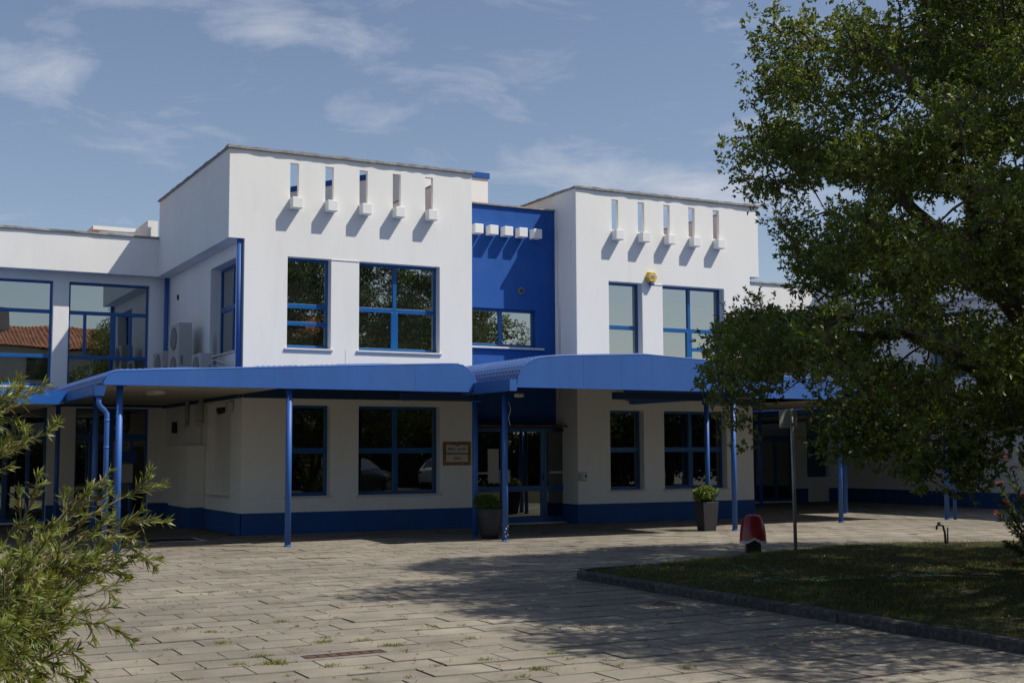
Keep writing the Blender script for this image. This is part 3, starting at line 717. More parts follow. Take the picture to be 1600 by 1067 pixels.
back_wing(20.35, 29.3, [(26.2, 28.1, 3.29, 5.85), (23.3, 25.3, 3.29, 5.85), (20.9, 22.7, 3.29, 5.85)],
          [(24.4, 27.5, 0.05, 2.7), (21.0, 23.6, 0.05, 2.7), (28.0, 28.9, 0.8, 2.7)], 'R')
p = MB(); p.box(20.35-.28, 20.35, 31.84, 32.46, 0, 6.06); p.build('side_wall', white, bld)
# stair tower behind
tw = [(17.25, 34.0), (17.25, 39.5), (12.6, 39.7), (12.5, 38.6), (14.95, 34.0)]
p = MB(); p.prism_z(list(tw), 6.0, 9.96); p.build('tower_wall', white, bld)
p = MB(); c_ = Vector((15, 36)); p.prism_z([tuple(c_+(Vector(q)-c_)*1.02) for q in tw], 9.962, 10.13); p.build('tower_band', bluewall, bld)
# low roof walls behind the left wing
p = MB(); p.box(6.7, 6.95, 32.12, 33.7, 6.5, 7.5); p.box(6.0, 6.7, 33.45, 33.7, 6.5, 7.28); p.box(5.6, 6.7, 33.45, 33.7, 7.4, 7.5); p.box(5.6, 5.8, 33.7, 35.4, 6.5, 7.5); p.build('roof_wall', white, bld)
p = MB(); p.box(4.6, 6.6, 36.0, 36.1, 6.5, 7.75); p.build('roof_wall', white, bld)
# downpipes on the building
def pipe(name, pts, r, mat, parent, n=14, **kw): m_ = MB(); m_.tube(pts, r, n); return m_.build(name, mat, parent, **kw)
pipe('downpipe', [(7.19, 25.50, 3.0), (7.19, 25.50, 6.06)], 0.055, metal, bld)
pipe('downpipe', [(7.18, 32.03, 3.0), (7.18, 32.03, 6.06)], 0.055, metal, bld)
p = MB(); p.tube([(7.255, 31.1, 5.47), (7.235, 31.1, 5.47)], 0.07, 16); p.build('wall_vent', black, bld)
p = MB(); p.tube([(14.27, 26.395, 5.48), (14.27, 26.37, 5.48)], 0.085, 20); p.build('wall_vent', surf('vent_grey', (0.2, 0.21, 0.22), 0.6), bld)
for k in range(3):
    p = MB(); p.box(14.21+0.01*(k != 1), 14.33-0.01*(k != 1), 26.355, 26.369, 5.437+0.035*k, 5.452+0.035*k); p.build('vent_slat', black, bld)
p = MB(); p.tube([(19.8, 25.395, 2.34), (19.8, 25.36, 2.34)], 0.10, 20); p.build('wall_vent', black, bld)
# blue wall-plate beams under the canopies
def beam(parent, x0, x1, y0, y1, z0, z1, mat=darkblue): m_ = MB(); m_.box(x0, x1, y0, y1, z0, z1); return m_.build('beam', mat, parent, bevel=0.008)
for x in (9.48, 17.36):      # shallow vertical render joints between the windows
    p = MB(); p.box(x-0.004, x+0.004, 25.396, 25.3995, 3.35, 3.84); p.build('render_joint', sillm, bld)
for (a, b, z) in ((9.145, 9.78, 5.752), (17.06, 17.66, 5.70)):
    p = MB(); p.box(a, b, 25.388, 25.399, z-0.010, z+0.004); p.build('render_bead', white, bld)

# ------------------------------------------------------------------ canopies
def roof_sheet(name, prof, y0, y1, parent, mat=roofm, pitch=0.125, step=0.10, fine_len=1.1, side='both'):
    """tile-pattern metal sheet following prof (x,z) from one eave to the other; waves along y, small steps down the slope"""
    P = np.array(prof); seg = np.linalg.norm(np.diff(P, axis=0), axis=1); s = np.concatenate([[0], np.cumsum(seg)]); T = s[-1]
    S = []
    q = 0.0
    while q < T:
        fine = q < fine_len or q > T-fine_len
        S.append(q); q += step/4 if fine else 0.30
    S.append(T); S = np.array(S)
    X = np.interp(S, s, P[:, 0]); Z = np.interp(S, s, P[:, 1])
    dX = np.gradient(X, S); dZ = np.gradient(Z, S); nl = np.hypot(dX, dZ); NX, NZ = -dZ/nl, dX/nl
    Yv = np.arange(y0, y1, pitch/6); ny, ns = len(Yv), len(S)
    wave = 0.024*np.abs(np.sin(np.pi*(Yv-y0)/pitch))
    d_eave = np.minimum(S, T-S)
    saw = np.where(np.minimum(S, T-S) < fine_len, 0.010*((d_eave/step) % 1.0), 0.004)
    H = wave[None, :]+(1-((d_eave/step) % 1.0))[:, None]*0.018*(wave[None, :]/0.024+0.25)+0.004
    V = np.empty((ns, ny, 3)); V[:, :, 0] = X[:, None]+NX[:, None]*H; V[:, :, 1] = Yv[None, :]; V[:, :, 2] = Z[:, None]+NZ[:, None]*H
    i, j = np.meshgrid(np.arange(ns-1), np.arange(ny-1), indexing='ij'); a = i*ny+j
    Fc = np.stack([a, a+ny, a+ny+1, a+1], -1).reshape(-1, 4)
    return npmesh(name, V.reshape(-1, 3), Fc, 4, mat, parent, smooth=False)
def post(parent, x, y, z1=2.80, r=0.055, plate=True):
    m_ = MB(); m_.tube([(x, y, 0), (x, y, z1)], r, 20)
    if plate: m_.box(x-0.10, x+0.10, y-0.09, y+0.09, z1-0.012, z1+0.006); m_.lathe((x, y, 0), [(r+0.012, 0), (r+0.012, 0.025), (r+.002, 0.03)], 20)
    return m_.build('post', metal, parent)
def hopper(parent, x, y, z):
    m_ = MB(); a, b, h = 0.105, 0.07, 0.17
    m_.add([(x-b, y-b, z-h), (x+b, y-b, z-h), (x+b, y+b, z-h), (x-b, y+b, z-h), (x-a, y-a, z), (x+a, y-a, z), (x+a, y+a, z), (x-a, y+a, z)],
           [(0, 3, 2, 1), (4, 5, 6, 7), (0, 1, 5, 4), (1, 2, 6, 5), (2, 3, 7, 6), (3, 0, 4, 7)]); m_.build('hopper', metal, parent)
zb = 2.815
profA = [(3.88, zb+0.005), (3.90, 2.88), (3.95, 2.955), (4.02, 3.005), (4.12, 3.03), (5.84, 3.116), (7.12, 3.178), (10.27, 3.325), (10.42, 3.325), (10.55, 3.30), (10.66, 3.235), (10.74, 3.15), (10.80, 3.05), (10.83, 2.985), (10.78, 2.90), (10.72, zb)]
def canopy_A(mir, label):
    f = (lambda x: x) if not mir else (lambda x: 27.70-x)
    prof = [(f(x), z) for x, z in profA]
    if mir: prof = prof[::-1]
    c = empty('entrance_canopy', (f(7.3), 23.5, 0), label=label, cat='canopy', group='blue metal canopies along the school front')
    m_ = MB(); poly = [(prof[0][0], zb)]+prof[1:-1]+[(prof[-1][0], zb)]
    m_.prism_y(poly[::-1] if True else poly, 21.85, 21.875); m_.build('fascia', metal, c)
    # folded lower lip and panel seams
    m_ = MB(); x0, x1 = sorted((f(3.9), f(10.72))); m_.box(x0, x1, 21.835, 21.9, zb-0.012, zb+0.004)
    m_.build('fascia_lip', metal, c)
    n_ = 5
    for k in range(1, n_):
        x = x0+(x1-x0)*k/n_+0.2; zt = np.interp(x, [q[0] for q in prof], [q[1] for q in prof])
        m_ = MB(); m_.box(x-0.004, x+0.004, 21.8485, 21.851, zb+0.01, zt-0.015); m_.build('seam', metal, c)
    # edge trim following the top
    m_ = MB(); m_.tube([(x, 21.862, z+0.012) for x, z in prof[1:-1]], 0.014, 6); m_.build('edge_trim', metal, c)
    if not mir:
        roof_sheet('roof_sheet', prof[:7]+[(7.25, 3.184)], 21.86, 32.1, c, fine_len=0.9)
    # cover the part in front of the block
    pr2 = [(x, z) for x, z in prof]
    if mir:
        roof_sheet('roof_sheet', [(f(7.25), 3.184)]+prof[-7:], 21.86, 32.1, c, fine_len=0.9); pr2 = prof[:-6]
    else: pr2 = prof[6:]
    roof_sheet('roof_sheet', pr2, 21.86, 25.42, c, fine_len=0.9)
    # soffit boards
    xa, xb = sorted((f(3.95), f(7.2)))
    m_ = MB()
    k = xa
    while k < xb-0.02:
        m_.box(k, min(k+0.145, xb), 21.9, 31.75, zb+0.03+0.004*(int((k-xa)/0.15) % 2), zb+0.045); k += 0.15
    m_.build('soffit', soffit, c)
    # wall beams
    x0, x1 = sorted((f(7.27), f(12.4)))
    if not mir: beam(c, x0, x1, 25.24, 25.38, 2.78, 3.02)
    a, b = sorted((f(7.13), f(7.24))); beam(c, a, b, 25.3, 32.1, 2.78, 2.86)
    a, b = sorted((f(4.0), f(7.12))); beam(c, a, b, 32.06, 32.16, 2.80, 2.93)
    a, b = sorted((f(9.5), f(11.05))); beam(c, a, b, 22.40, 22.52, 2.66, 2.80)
    # eave gutter on the courtyard side
    a, b = sorted((f(3.76), f(3.90))); m_ = MB()
    m_.box(a, b, 21.95, 31.7, 2.64, 2.655); m_.box(a, a+0.012, 21.95, 31.7, 2.655, 2.80); m_.box(b-0.012, b, 21.95, 31.7, 2.655, 2.80); m_.box(a, b, 21.94, 21.952, 2.64, 2.80)
    m_.build('gutter', metal, c)
    hopper(c, f(3.83), 21.93, 2.79)
    x = f(3.83); x2 = f(3.99)
    yp = 22.05
    pts = [(x, 21.93, 2.63), (x, 21.93, 2.50), (x+(x2-x)*0.15, 21.94, 2.45), (x+(x2-x)*0.8, yp, 2.38), (x2, yp, 2.32), (x2, yp, 2.25), (x2, yp, 0.0)]
    pipe('downpipe', pts, 0.042, metal, c)
    for z in (2.2, 1.75): m_ = MB(); m_.lathe((x2, yp, z), [(0.047, 0), (0.047, 0.03)], 16); m_.build('pipe_collar', metal, c)
    post(c, f(4.20), 22.10, 2.81); post(c, f(4.40 if not mir else 4.05), 25.45 if not mir else 25.72, 2.76); post(c, f(4.22), 29.0, 2.76, r=0.05); post(c, f(7.14) if not mir else 20.59, 21.98 if not mir else 22.56, 2.81)
    if not mir: post(c, f(11.10), 22.46, 2.66)
    # ceiling lamp
    m_ = MB(); lx = f(5.35); 
    vsph = [(0.32, 0.0), (0.33, 0.03), (0.28, 0.07), (0.0, 0.085)]
    for sg in (1,):
        R_ = []
        for r_, z_ in vsph:
            for k in range(20):
                an = 2*math.pi*k/20; R_.append((lx+r_*0.55*math.cos(an), 24.6+r_*1.4*math.sin(an), zb+0.03-z_))
        fs = [(i*20+k, i*20+(k+1) % 20, (i+1)*20+(k+1) % 20, (i+1)*20+k) for i in range(3) for k in range(20)]
        m_.add(R_, fs, True)
    m_.build('ceiling_lamp', lampm, c)
    return c
canopy_A(False, 'long blue canopy on posts before the left white block, sloping down to the left courtyard')
canopy_A(True, 'blue canopy behind the big tree, before the dark right courtyard')
# centre canopy B : gable with rounded eaves
xc = 13.74; half = [(-2.83, 2.845), (-2.79, 3.01), (-2.72, 3.14), (-2.62, 3.25), (-2.50, 3.32), (-2.37, 3.37), (-2.2, 3.40), (-1.9, 3.425), (0, 3.515)]
profB = [(xc+x, z) for x, z in half]+[(xc-x, z) for x, z in half[-2::-1]]
cb = empty('entrance_canopy', (xc, 23, 0), label='central gabled blue canopy with rounded tiled eaves in front of the entrance', cat='canopy', group='blue metal canopies along the school front')
m_ = MB(); m_.prism_y([(p_[0], p_[1]) for p_ in profB][::-1], 20.38, 20.405); m_.build('fascia', metal, cb)
m_ = MB(); m_.box(xc-2.83, xc+2.83, 20.365, 20.43, 2.832, 2.848); m_.build('fascia_lip', metal, cb)
m_ = MB(); m_.tube([(x, 20.39, z+0.012) for x, z in profB], 0.014, 6); m_.build('edge_trim', metal, cb)
for x in (12.35, 13.2, 13.9, 15.1):
    zt = np.interp(x, [q[0] for q in profB], [q[1] for q in profB]); m_ = MB(); m_.box(x-0.004, x+0.004, 20.3785, 20.3805, 2.86, zt-0.02); m_.build('seam', metal, cb)
roof_sheet('roof_sheet', profB, 20.395, 25.42, cb, fine_len=0.85)
roof_sheet('roof_sheet', [(x, np.interp(x, [q[0] for q in profB], [q[1] for q in profB])) for x in (12.49, 13.1, 13.74, 14.4, 15.2)], 25.36, 26.41, cb, fine_len=0.1)
for sx in (-1, 1):
    a, b = sorted((xc+sx*2.84, xc+sx*2.98)); m_ = MB()
    m_.box(a, b, 20.36, 25.3, 2.77, 2.785); m_.box(a, a+0.012, 20.36, 25.3, 2.785, 2.975); m_.box(b-0.012, b, 20.36, 25.3, 2.785, 2.975); m_.box(a-.002, b+.002, 20.345, 20.36, 2.765, 2.98)
    m_.build('gutter', metal, cb)
post(cb, 11.10, 21.20, 2.86); post(cb, 16.42, 22.05, 2.80, r=0.052); post(cb, 16.62, 21.40, 2.80)
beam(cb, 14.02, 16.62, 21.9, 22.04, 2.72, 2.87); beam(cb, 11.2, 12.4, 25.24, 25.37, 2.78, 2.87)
m_ = MB(); m_.box(16.60, 17.02, 21.9, 25.38, 2.99, 3.005); m_.build('sun_gap_cover', metal, cb)  # added unseen strip, closes the gap so no sun slips between the canopies
# small lamp under the gutter end, cable
m_ = MB(); m_.cbox((11.30, 21.0, 2.72), (0.14, 0.16, 0.07)); m_.build('small_lamp', lampm, cb, bevel=0.02)
m_ = MB(); m_.tube([(11.17, 21.17, 2.6), (11.2, 21.15, 2.45), (11.16, 21.17, 2.3), (11.19, 21.15, 2.15)], 0.006, 6); m_.build('cable', paperm, cb)
# peeling stickers at the foot of the post
m_ = MB(); rr = random.Random(4)
for k in range(6):
    a = rr.uniform(-2.2, -0.6); z = rr.uniform(0.05, 0.32); x = 11.10+0.058*math.cos(a); y = 21.2+0.058*math.sin(a); t_ = Vector((-math.sin(a), math.cos(a), 0))*rr.uniform(.006, .014); h = rr.uniform(.01, .035)
    m_.add([(x-t_.x, y-t_.y, z), (x+t_.x, y+t_.y, z), (x+t_.x, y+t_.y, z+h), (x-t_.x, y-t_.y, z+h)], [(0, 1, 2, 3)])
m_.build('peeled_paint', paperm, cb)
# low side canopies over the courtyards (further back)
for mir in (False, True):
    f = (lambda x: x) if not mir else (lambda x: 27.70-x)
    c = empty('courtyard_canopy', (f(0), 28, 0), label='lower bright blue canopy over the %s' % ('left courtyard, behind the bush' if not mir else 'far right courtyard, behind the tree'), cat='canopy')
    poly = [(f(-3.5), 2.585), (f(3.66), 2.585), (f(3.80), 2.825), (f(-3.5), 2.825)]
    if mir: poly = [(min(29.0, a), b) for a, b in poly]; poly = poly[::-1]
    m_ = MB(); m_.prism_y(poly[::-1], 24.9, 24.93); m_.build('fascia', metal2, c)
    a, b = sorted((f(3.72), f(-3.5))); b = min(b, 29.0)
    m_ = MB(); m_.box(a, b, 24.93, 32.15, 2.79, 2.83); m_.build('roof_sheet', roofm, c)
    m_ = MB(); m_.box(a, b, 24.95, 32.0, 2.60, 2.62); m_.build('soffit', soffit, c)
    m_ = MB(); m_.box(a, b, 32.0, 32.18, 2.79, 2.93); m_.build('beam', darkblue, c)
    if not mir:
        post(c, 0.0, 25.2, 2.585)

# ------------------------------------------------------------------ things on and by the building
def obj_empty(name, loc, label, cat, **kw): return empty(name, loc, label=label, cat=cat, **kw)
# air conditioning units standing behind the left canopy on a steel shelf
def ac(x0, x1, y0, y1, z0, z1, fans, label):
    e = obj_empty('air_conditioner', ((x0+x1)/2, (y0+y1)/2, z0), label, 'air conditioner', group='outdoor air conditioning units beside the left block')
    m_ = MB(); m_.box(x0, x1, y0, y1, z0, z1); m_.build('casing', greym, e, bevel=0.012)
    for k in range(fans):
        zc = z0+(z1-z0)*(k+0.5)/fans; yc = (y0+y1)/2-0.04; rr_ = min((z1-z0)/fans, y1-y0)*0.40
        m_ = MB(); m_.tube([(x0-0.004, yc, zc), (x0-0.02, yc, zc)], rr_, 24); m_.build('fan_grille', greyd, e)
        for q in range(4):
            m_ = MB(); m_.tube([(x0-0.024, yc-rr_*0.9*math.cos(q*.785), zc-rr_*.9*math.sin(q*.785)), (x0-0.024, yc+rr_*0.9*math.cos(q*.785), zc+rr_*.9*math.sin(q*.785))], 0.004, 5); m_.build('grille_bar', greym, e)
    m_ = MB(); m_.box(x0+0.05, x0+0.1, y0-0.012, y0-0.001, z0+0.3*(z1-z0), z0+0.45*(z1-z0)); m_.build('service_cap', greyd, e)
    for yy in (y0+0.08, y1-0.12):
        m_ = MB(); m_.box(x0+.03, 7.255, yy, yy+0.04, z0-0.06, z0-0.002); m_.build('bracket', steel, e)
ac(6.70, 7.0, 28.6, 29.6, 3.25, 4.60, 2, 'tall grey two-fan air conditioning unit, largest of the three')
ac(6.72, 7.02, 30.3, 31.25, 3.42, 4.08, 1, 'small cream air conditioning unit left of the tall two-fan one')
ac(6.72, 6.97, 26.72, 27.48, 3.20, 3.78, 1, 'small cream air conditioning unit beneath the side window, right of the tall one')
m_ = MB(); m_.tube([(6.9, 26.70, 3.5), (6.95, 26.4, 3.62), (7.1, 26.0, 3.5), (7.24, 25.95, 3.3)], 0.014, 8); m_.tube([(6.9, 26.70, 3.4), (6.98, 26.4, 3.5), (7.12, 26.02, 3.4), (7.24, 26.0, 3.25)], 0.014, 8)
o = m_.build('pipe_bundle', paperm, None, label='white insulated pipes curling from the right-hand air conditioner', cat='pipe')
# soot on the wall above the small unit: a stain with its own shape
st = MB(); st.add([(7.2585, 27.35, 3.2), (7.2585, 27.85, 3.2), (7.2585, 27.82, 4.35), (7.2585, 27.45, 4.35)], [(0, 1, 2, 3)])
ms, tS, pS = newmat('soot_streak'); geoS = N(tS, 'ShaderNodeTexCoord')
sepS = N(tS, 'ShaderNodeSeparateXYZ'); tS.links.new(geoS.outputs['Generated'], sepS.inputs[0])
noS = N(tS, 'ShaderNodeTexNoise'); noS.inputs['Scale'].default_value = 5; tS.links.new(geoS.outputs['Generated'], noS.inputs['Vector'])
def mth(op, a, b=None):
    n = N(tS, 'ShaderNodeMath', operation=op)
    for i, q in enumerate((a, b)):
        if q is None: continue
        if isinstance(q, (int, float)): n.inputs[i].default_value = q
        else: tS.links.new(q, n.inputs[i])
    return n.outputs[0]
yy = mth('MULTIPLY', mth('ABSOLUTE', mth('SUBTRACT', sepS.outputs['Y'], 0.5)), 2.0)
edge = mth('SUBTRACT', 1.0, mth('POWER', yy, 1.6)); topf = mth('SUBTRACT', 1.0, mth('POWER', sepS.outputs['Z'], 3.0))
al = mth('MULTIPLY', mth('MULTIPLY', edge, topf), mth('ADD', noS.outputs['Fac'], 0.25)); al = mth('MINIMUM', mth('MAXIMUM', al, 0.0), 0.85)
tS.links.new(al, pS.inputs['Alpha']); pS.inputs['Base Color'].default_value = (0.05, 0.05, 0.05, 1); pS.inputs['Roughness'].default_value = 0.9
st.build('soot_stain', ms, bld)
# meter cabinet, hanging pipes, lamp
e = obj_empty('utility_cabinet', (7.0, 29.2, 0), 'white boxed utility cabinet with blue base under the left canopy', 'cabinet')
m_ = MB(); m_.box(6.88, 7.255, 28.25, 30.1, 0.46, 1.84); m_.build('cabinet_body', whites, e, bevel=0.01)
m_ = MB(); m_.box(6.90, 7.24, 28.27, 30.08, -0.01, 0.455); m_.build('cabinet_base', plinthm, e)
m_ = MB(); m_.box(6.872, 6.879, 28.35, 29.15, 0.52, 1.78); m_.box(6.872, 6.879, 29.2, 30.0, 0.52, 1.78); m_.build('cabinet_door', whites, e, bevel=0.003)
for (y, z0, r_, lb_) in ((29.0, 2.28, 0.055, 'left'), (27.75, 2.28, 0.065, 'right')):
    m_ = MB(); m_.tube([(7.02, y, 2.85), (7.02, y, z0+.1), (7.0, y-0.03, z0+0.03), (6.95, y-0.12, z0)], r_, 14)
    m_.lathe((7.02, y, 2.5), [(r_+.008, 0), (r_+.008, 0.04)], 14)
    m_.build('flue_pipe', surf('flue_'+lb_, (0.36, 0.33, 0.27), 0.6), None, label='beige flue pipe hanging from the canopy soffit, the %s' % ('one farther from the corner' if lb_ == 'left' else 'thicker one nearer the corner'), cat='pipe')
m_ = MB(); m_.tube([(7.15, 28.2, 1.86), (7.15, 28.2, 2.85)], 0.02, 8); m_.build('thin_pipe', greym, None, label='thin vertical pipe rising from the white utility cabinet', cat='pipe')
e = obj_empty('emergency_lamp', (7.1, 26.2, 2.6), 'twin-head emergency lamp high on the shaded side wall', 'lamp')
m_ = MB(); m_.box(7.13, 7.25, 26.0, 26.22, 2.52, 2.72); m_.build('housing', greym, e, bevel=0.01)
for y in (26.32, 26.5):
    m_ = MB(); m_.tube([(7.2, y, 2.58), (7.05, y-0.03, 2.54)], [0.05, 0.075], 14); m_.build('lamp_head', black, e)
m_ = MB(); m_.box(7.15, 7.25, 30.95, 31.1, 2.15, 2.42); m_.build('wall_speaker', black, None, label='small dark box fixed to the wall left of the flue pipes', cat='speaker')
# door stickers / notices in the left courtyard
m_ = MB(); m_.box(6.2, 6.6, 32.32, 32.328, 1.45, 1.72); m_.build('window_notice', bluesign, None, label='blue notice in the left courtyard door glass', cat='notice')
m_ = MB(); m_.box(6.2, 6.5, 32.32, 32.328, 0.95, 1.40); m_.build('window_poster', paperm, None, label='pale poster beneath the blue notice in the courtyard door glass', cat='notice')
# light switch/phone
e = obj_empty('entry_phone', (15.32, 25.37, 1.08), 'white entry phone on the wall right of the entrance doors', 'intercom')
m_ = MB(); m_.box(15.22, 15.42, 25.33, 25.398, 0.98, 1.19); m_.build('body', surf('phone_white', (0.55, 0.54, 0.5), 0.4), e, bevel=0.02)
m_ = MB(); m_.box(15.27, 15.34, 25.30, 25.329, 1.0, 1.17); m_.build('handset', surf('phone_white2', (0.6, 0.58, 0.54), 0.4), e, bevel=0.012)
m_ = MB(); m_.box(15.365, 15.40, 25.322, 25.3295, 1.06, 1.12); m_.build('keypad', black, e)
# siren
e = obj_empty('alarm_siren', (17.30, 25.34, 5.86), 'yellow hexagonal alarm siren with blue lens above the right block windows', 'alarm')
def hexa(r, y0, y1, cz=5.86, cx=17.30, k=1.0):
    m_ = MB(); pts = [(cx+r*math.cos(math.radians(60*i)), cz+r*math.sin(math.radians(60*i))) for i in range(6)]
    pts2 = [(cx+r*k*math.cos(math.radians(60*i)), cz+r*k*math.sin(math.radians(60*i))) for i in range(6)]
    m_.add([(x, y1, z) for x, z in pts]+[(x, y0, z) for x, z in pts2], [(5, 4, 3, 2, 1, 0)[::-1], (6, 7, 8, 9, 10, 11)]+[(i, (i+1) % 6, (i+1) % 6+6, i+6) for i in range(6)]); return m_
hexa(0.155, 25.28, 25.398, k=0.86).build('housing', yellow, e, bevel=0.008)
m_ = MB(); m_.box(17.245, 17.355, 25.29, 25.39, 5.665, 5.72); m_.build('lens', bluesign, e, bevel=0.01)
m_ = MB(); m_.box(17.245, 17.355, 25.272, 25.2795, 5.835, 5.905); m_.build('label_plate', paperm, e)
for k in range(3):
    m_ = MB(); m_.box(17.26+0.03*k, 17.277+0.03*k, 25.268, 25.2715, 5.85, 5.89); m_.build('label_mark', bluesign, e)
# tile plaque
pq = obj_empty('tile_plaque', (12.09, 25.38, 1.63), 'framed ceramic tile plaque with the school name left of the entrance', 'sign')
X0p, X1p, Z0p, Z1p = 11.76, 12.435, 1.37, 1.89
m_ = MB(); m_.box(X0p, X1p, 25.386, 25.399, Z0p, Z1p); m_.build('backing', tileborder, pq)
bw = 0.072
def tilegrid(x0, x1, z0, z1, nx, nz, mat, nm, y=25.378):
    tm = None
    for i in range(nx):
        for j in range(nz):
            a = x0+(x1-x0)*i/nx; b = x0+(x1-x0)*(i+1)/nx; c = z0+(z1-z0)*j/nz; d = z0+(z1-z0)*(j+1)/nz; g = 0.0013
            if tm is None:
                q = MB(); q.box(a+g, b-g, y, 25.3858, c+g, d-g); o = q.build(nm, mat, pq); tm = (o, a, c)
            else:
                o = tm[0].copy(); COL.objects.link(o); o.location = tm[0].location+Vector((a-tm[1], 0, c-tm[2]))
tilegrid(X0p, X1p, Z0p, Z0p+bw, 9, 1, tileborder, 'border_tile'); tilegrid(X0p, X1p, Z1p-bw, Z1p, 9, 1, tileborder, 'border_tile')
tilegrid(X0p, X0p+bw, Z0p+bw, Z1p-bw, 1, 5, tileborder, 'border_tile'); tilegrid(X1p-bw, X1p, Z0p+bw, Z1p-bw, 1, 5, tileborder, 'border_tile')
tilegrid(X0p+bw, X1p-bw, Z0p+bw, Z1p-bw, 8, 6, tilewhite, 'tile')
def textobj(body, x, z, size, parent, mat, y=25.3765, sx=1.0):
    cu = bpy.data.curves.new('lettering', 'FONT'); cu.body = body; cu.size = size; cu.align_x = 'CENTER'; cu.align_y = 'CENTER'; cu.extrude = 0.0008; cu.offset = 0.0022; cu.resolution_u = 2
    t_ = bpy.data.objects.new('tmp', cu); COL.objects.link(t_); bpy.context.view_layer.update()
    me = bpy.data.meshes.new_from_object(t_.evaluated_get(bpy.context.evaluated_depsgraph_get())); COL.objects.unlink(t_); bpy.data.objects.remove(t_)
    o = bpy.data.objects.new('lettering', me); COL.objects.link(o); me.materials.clear(); me.materials.append(mat)
    o.parent = parent; o.location = (x-parent.location.x, y-parent.location.y, z-parent.location.z); o.rotation_euler = (math.pi/2, 0, 0); o.scale = (sx, 1, 1)
    return o
textobj('FRANK C. CARLUCCI', 12.097, 1.725, 0.066, pq, inkm, sx=0.72)
textobj('AMERICAN INTERNATIONAL', 12.097, 1.625, 0.066, pq, inkm, sx=0.60)
textobj('SCHOOL', 12.097, 1.525, 0.066, pq, inkm, sx=0.72)
m_ = MB(); m_.tube([(12.097, 25.377, 1.835), (12.097, 25.370, 1.835)], 0.045, 20); m_.build('crest', inkm, pq)
m_ = MB(); m_.add([(12.097+a*.02, 25.3695, 1.835+b*.03) for a, b in ((-1, 1), (-1, -.2), (0, -1), (1, -.2), (1, 1))], [(0, 1, 2, 3, 4)]); m_.build('crest_shield', tilewhite, pq)
m_ = MB(); m_.add([(12.097+a*.012, 25.3692, 1.835+b*.02) for a, b in ((-1, 1), (-1, -.2), (0, -1), (1, -.2), (1, 1))], [(0, 1, 2, 3, 4)]); m_.build('crest_field', bluesign, pq)

# ------------------------------------------------------------------ potted plants
def leafball(name, c, R, n, ls, lw, mat, parent, seed, lumps=10, fill=0.55, **kw):
    r = np.random.default_rng(seed); c = np.array(c); R = np.array(R)
    lc = r.normal(size=(lumps, 3)); lc /= np.linalg.norm(lc, axis=1, keepdims=True); lc = lc*R*0.55
    k = r.integers(0, lumps, n); d = r.normal(size=(n, 3)); d /= np.linalg.norm(d, axis=1, keepdims=True)
    P = c+lc[k]+d*R*0.48*(r.uniform(fill, 1, n)[:, None])
    D = d+r.normal(size=(n, 3))*0.6+np.array([0, 0, .35]); Nn = d+r.normal(size=(n, 3))*0.5+np.array([0, 0, .6])
    V, Fc, t_ = leaves(P, D, Nn, r.uniform(.7, 1.2, n)*ls, r.uniform(.8, 1.2, n)*lw, tint=r.uniform(0, 1, n))
    return npmesh(name, V, Fc, 3, mat, parent, tint=t_, **kw)
e = obj_empty('potted_shrub', (11.18, 22.0, 0), 'clipped dark box shrub in a round dark pot between the two entrance posts', 'potted plant')
m_ = MB(); m_.lathe((11.18, 22.0, 0), [(0.165, 0), (0.19, 0.10), (0.235, 0.42), (0.255, 0.575), (0.24, 0.58), (0.22, 0.53)], 28); m_.build('pot', potm, e)
leafball('foliage', (11.18, 22.0, 0.70), (0.33, 0.33, 0.20), 5500, 0.028, 0.016, boxleaf, e, 5, 14)
e = obj_empty('potted_shrub', (16.13, 21.72, 0), 'bright green shrub in a square tapered dark pot beneath the right block window', 'potted plant')
m_ = MB(); px0, py0 = 16.13, 21.72
rot = math.radians(-5)
def sqring(h, z): return [(px0+h*(math.cos(rot)*a-math.sin(rot)*b), py0+h*(math.sin(rot)*a+math.cos(rot)*b), z) for a, b in ((-1, -1), (1, -1), (1, 1), (-1, 1))]
R_ = sqring(0.14, 0)+sqring(0.155, 0.15)+sqring(0.18, 0.45)+sqring(0.188, 0.60)+sqring(0.17, 0.60)+sqring(0.165, 0.55)
m_.add(R_, [(3, 2, 1, 0)]+[(i*4+k, i*4+(k+1) % 4, (i+1)*4+(k+1) % 4, (i+1)*4+k) for i in range(5) for k in range(4)]+[(20, 21, 22, 23)]); m_.build('pot', potm, e, bevel=0.012)
leafball('foliage', (px0, py0, 0.75), (0.30, 0.28, 0.20), 4600, 0.034, 0.030, potleaf, e, 6, 16)

# ------------------------------------------------------------------ red hydrant cover
e = obj_empty('hydrant_cover', (13.30, 16.66, 0), 'red domed plastic hydrant cover with pale lower edge on a black stub', 'hydrant cover')
m_ = MB(); m_.box(-0.125, 0.125, -0.11, 0.11, 0, 0.20); o = m_.build('base', black, e, bevel=0.01, origin=(0, 0, 0)); 
def shell_ring(hw, hd, z, n=28, notch=0.0, pw=2.6):
    out = []
    for k in range(n):
        an = 2*math.pi*k/n; c_, s_ = math.cos(an), math.sin(an)
        x = hw*math.copysign(abs(c_)**(2/pw), c_); y = hd*math.copysign(abs(s_)**(2/pw), s_)
        f_ = max(0, 1-abs(an-1.5*math.pi)/0.35)
        out.append((x, y, z+notch*f_))
    return out
levels = [(0.235, 0.18, 0.155, 0.06), (0.235, 0.18, 0.20, 0.055), (0.228, 0.175, 0.30, 0), (0.212, 0.16, 0.42, 0), (0.18, 0.135, 0.525, 0), (0.155, 0.11, 0.575, 0), (0.12, 0.09, 0.605, 0), (0.07, 0.05, 0.618, 0)]
V = []; 
for hw_, hd_, z_, nt_ in levels: V += shell_ring(hw_, hd_, z_, notch=nt_)
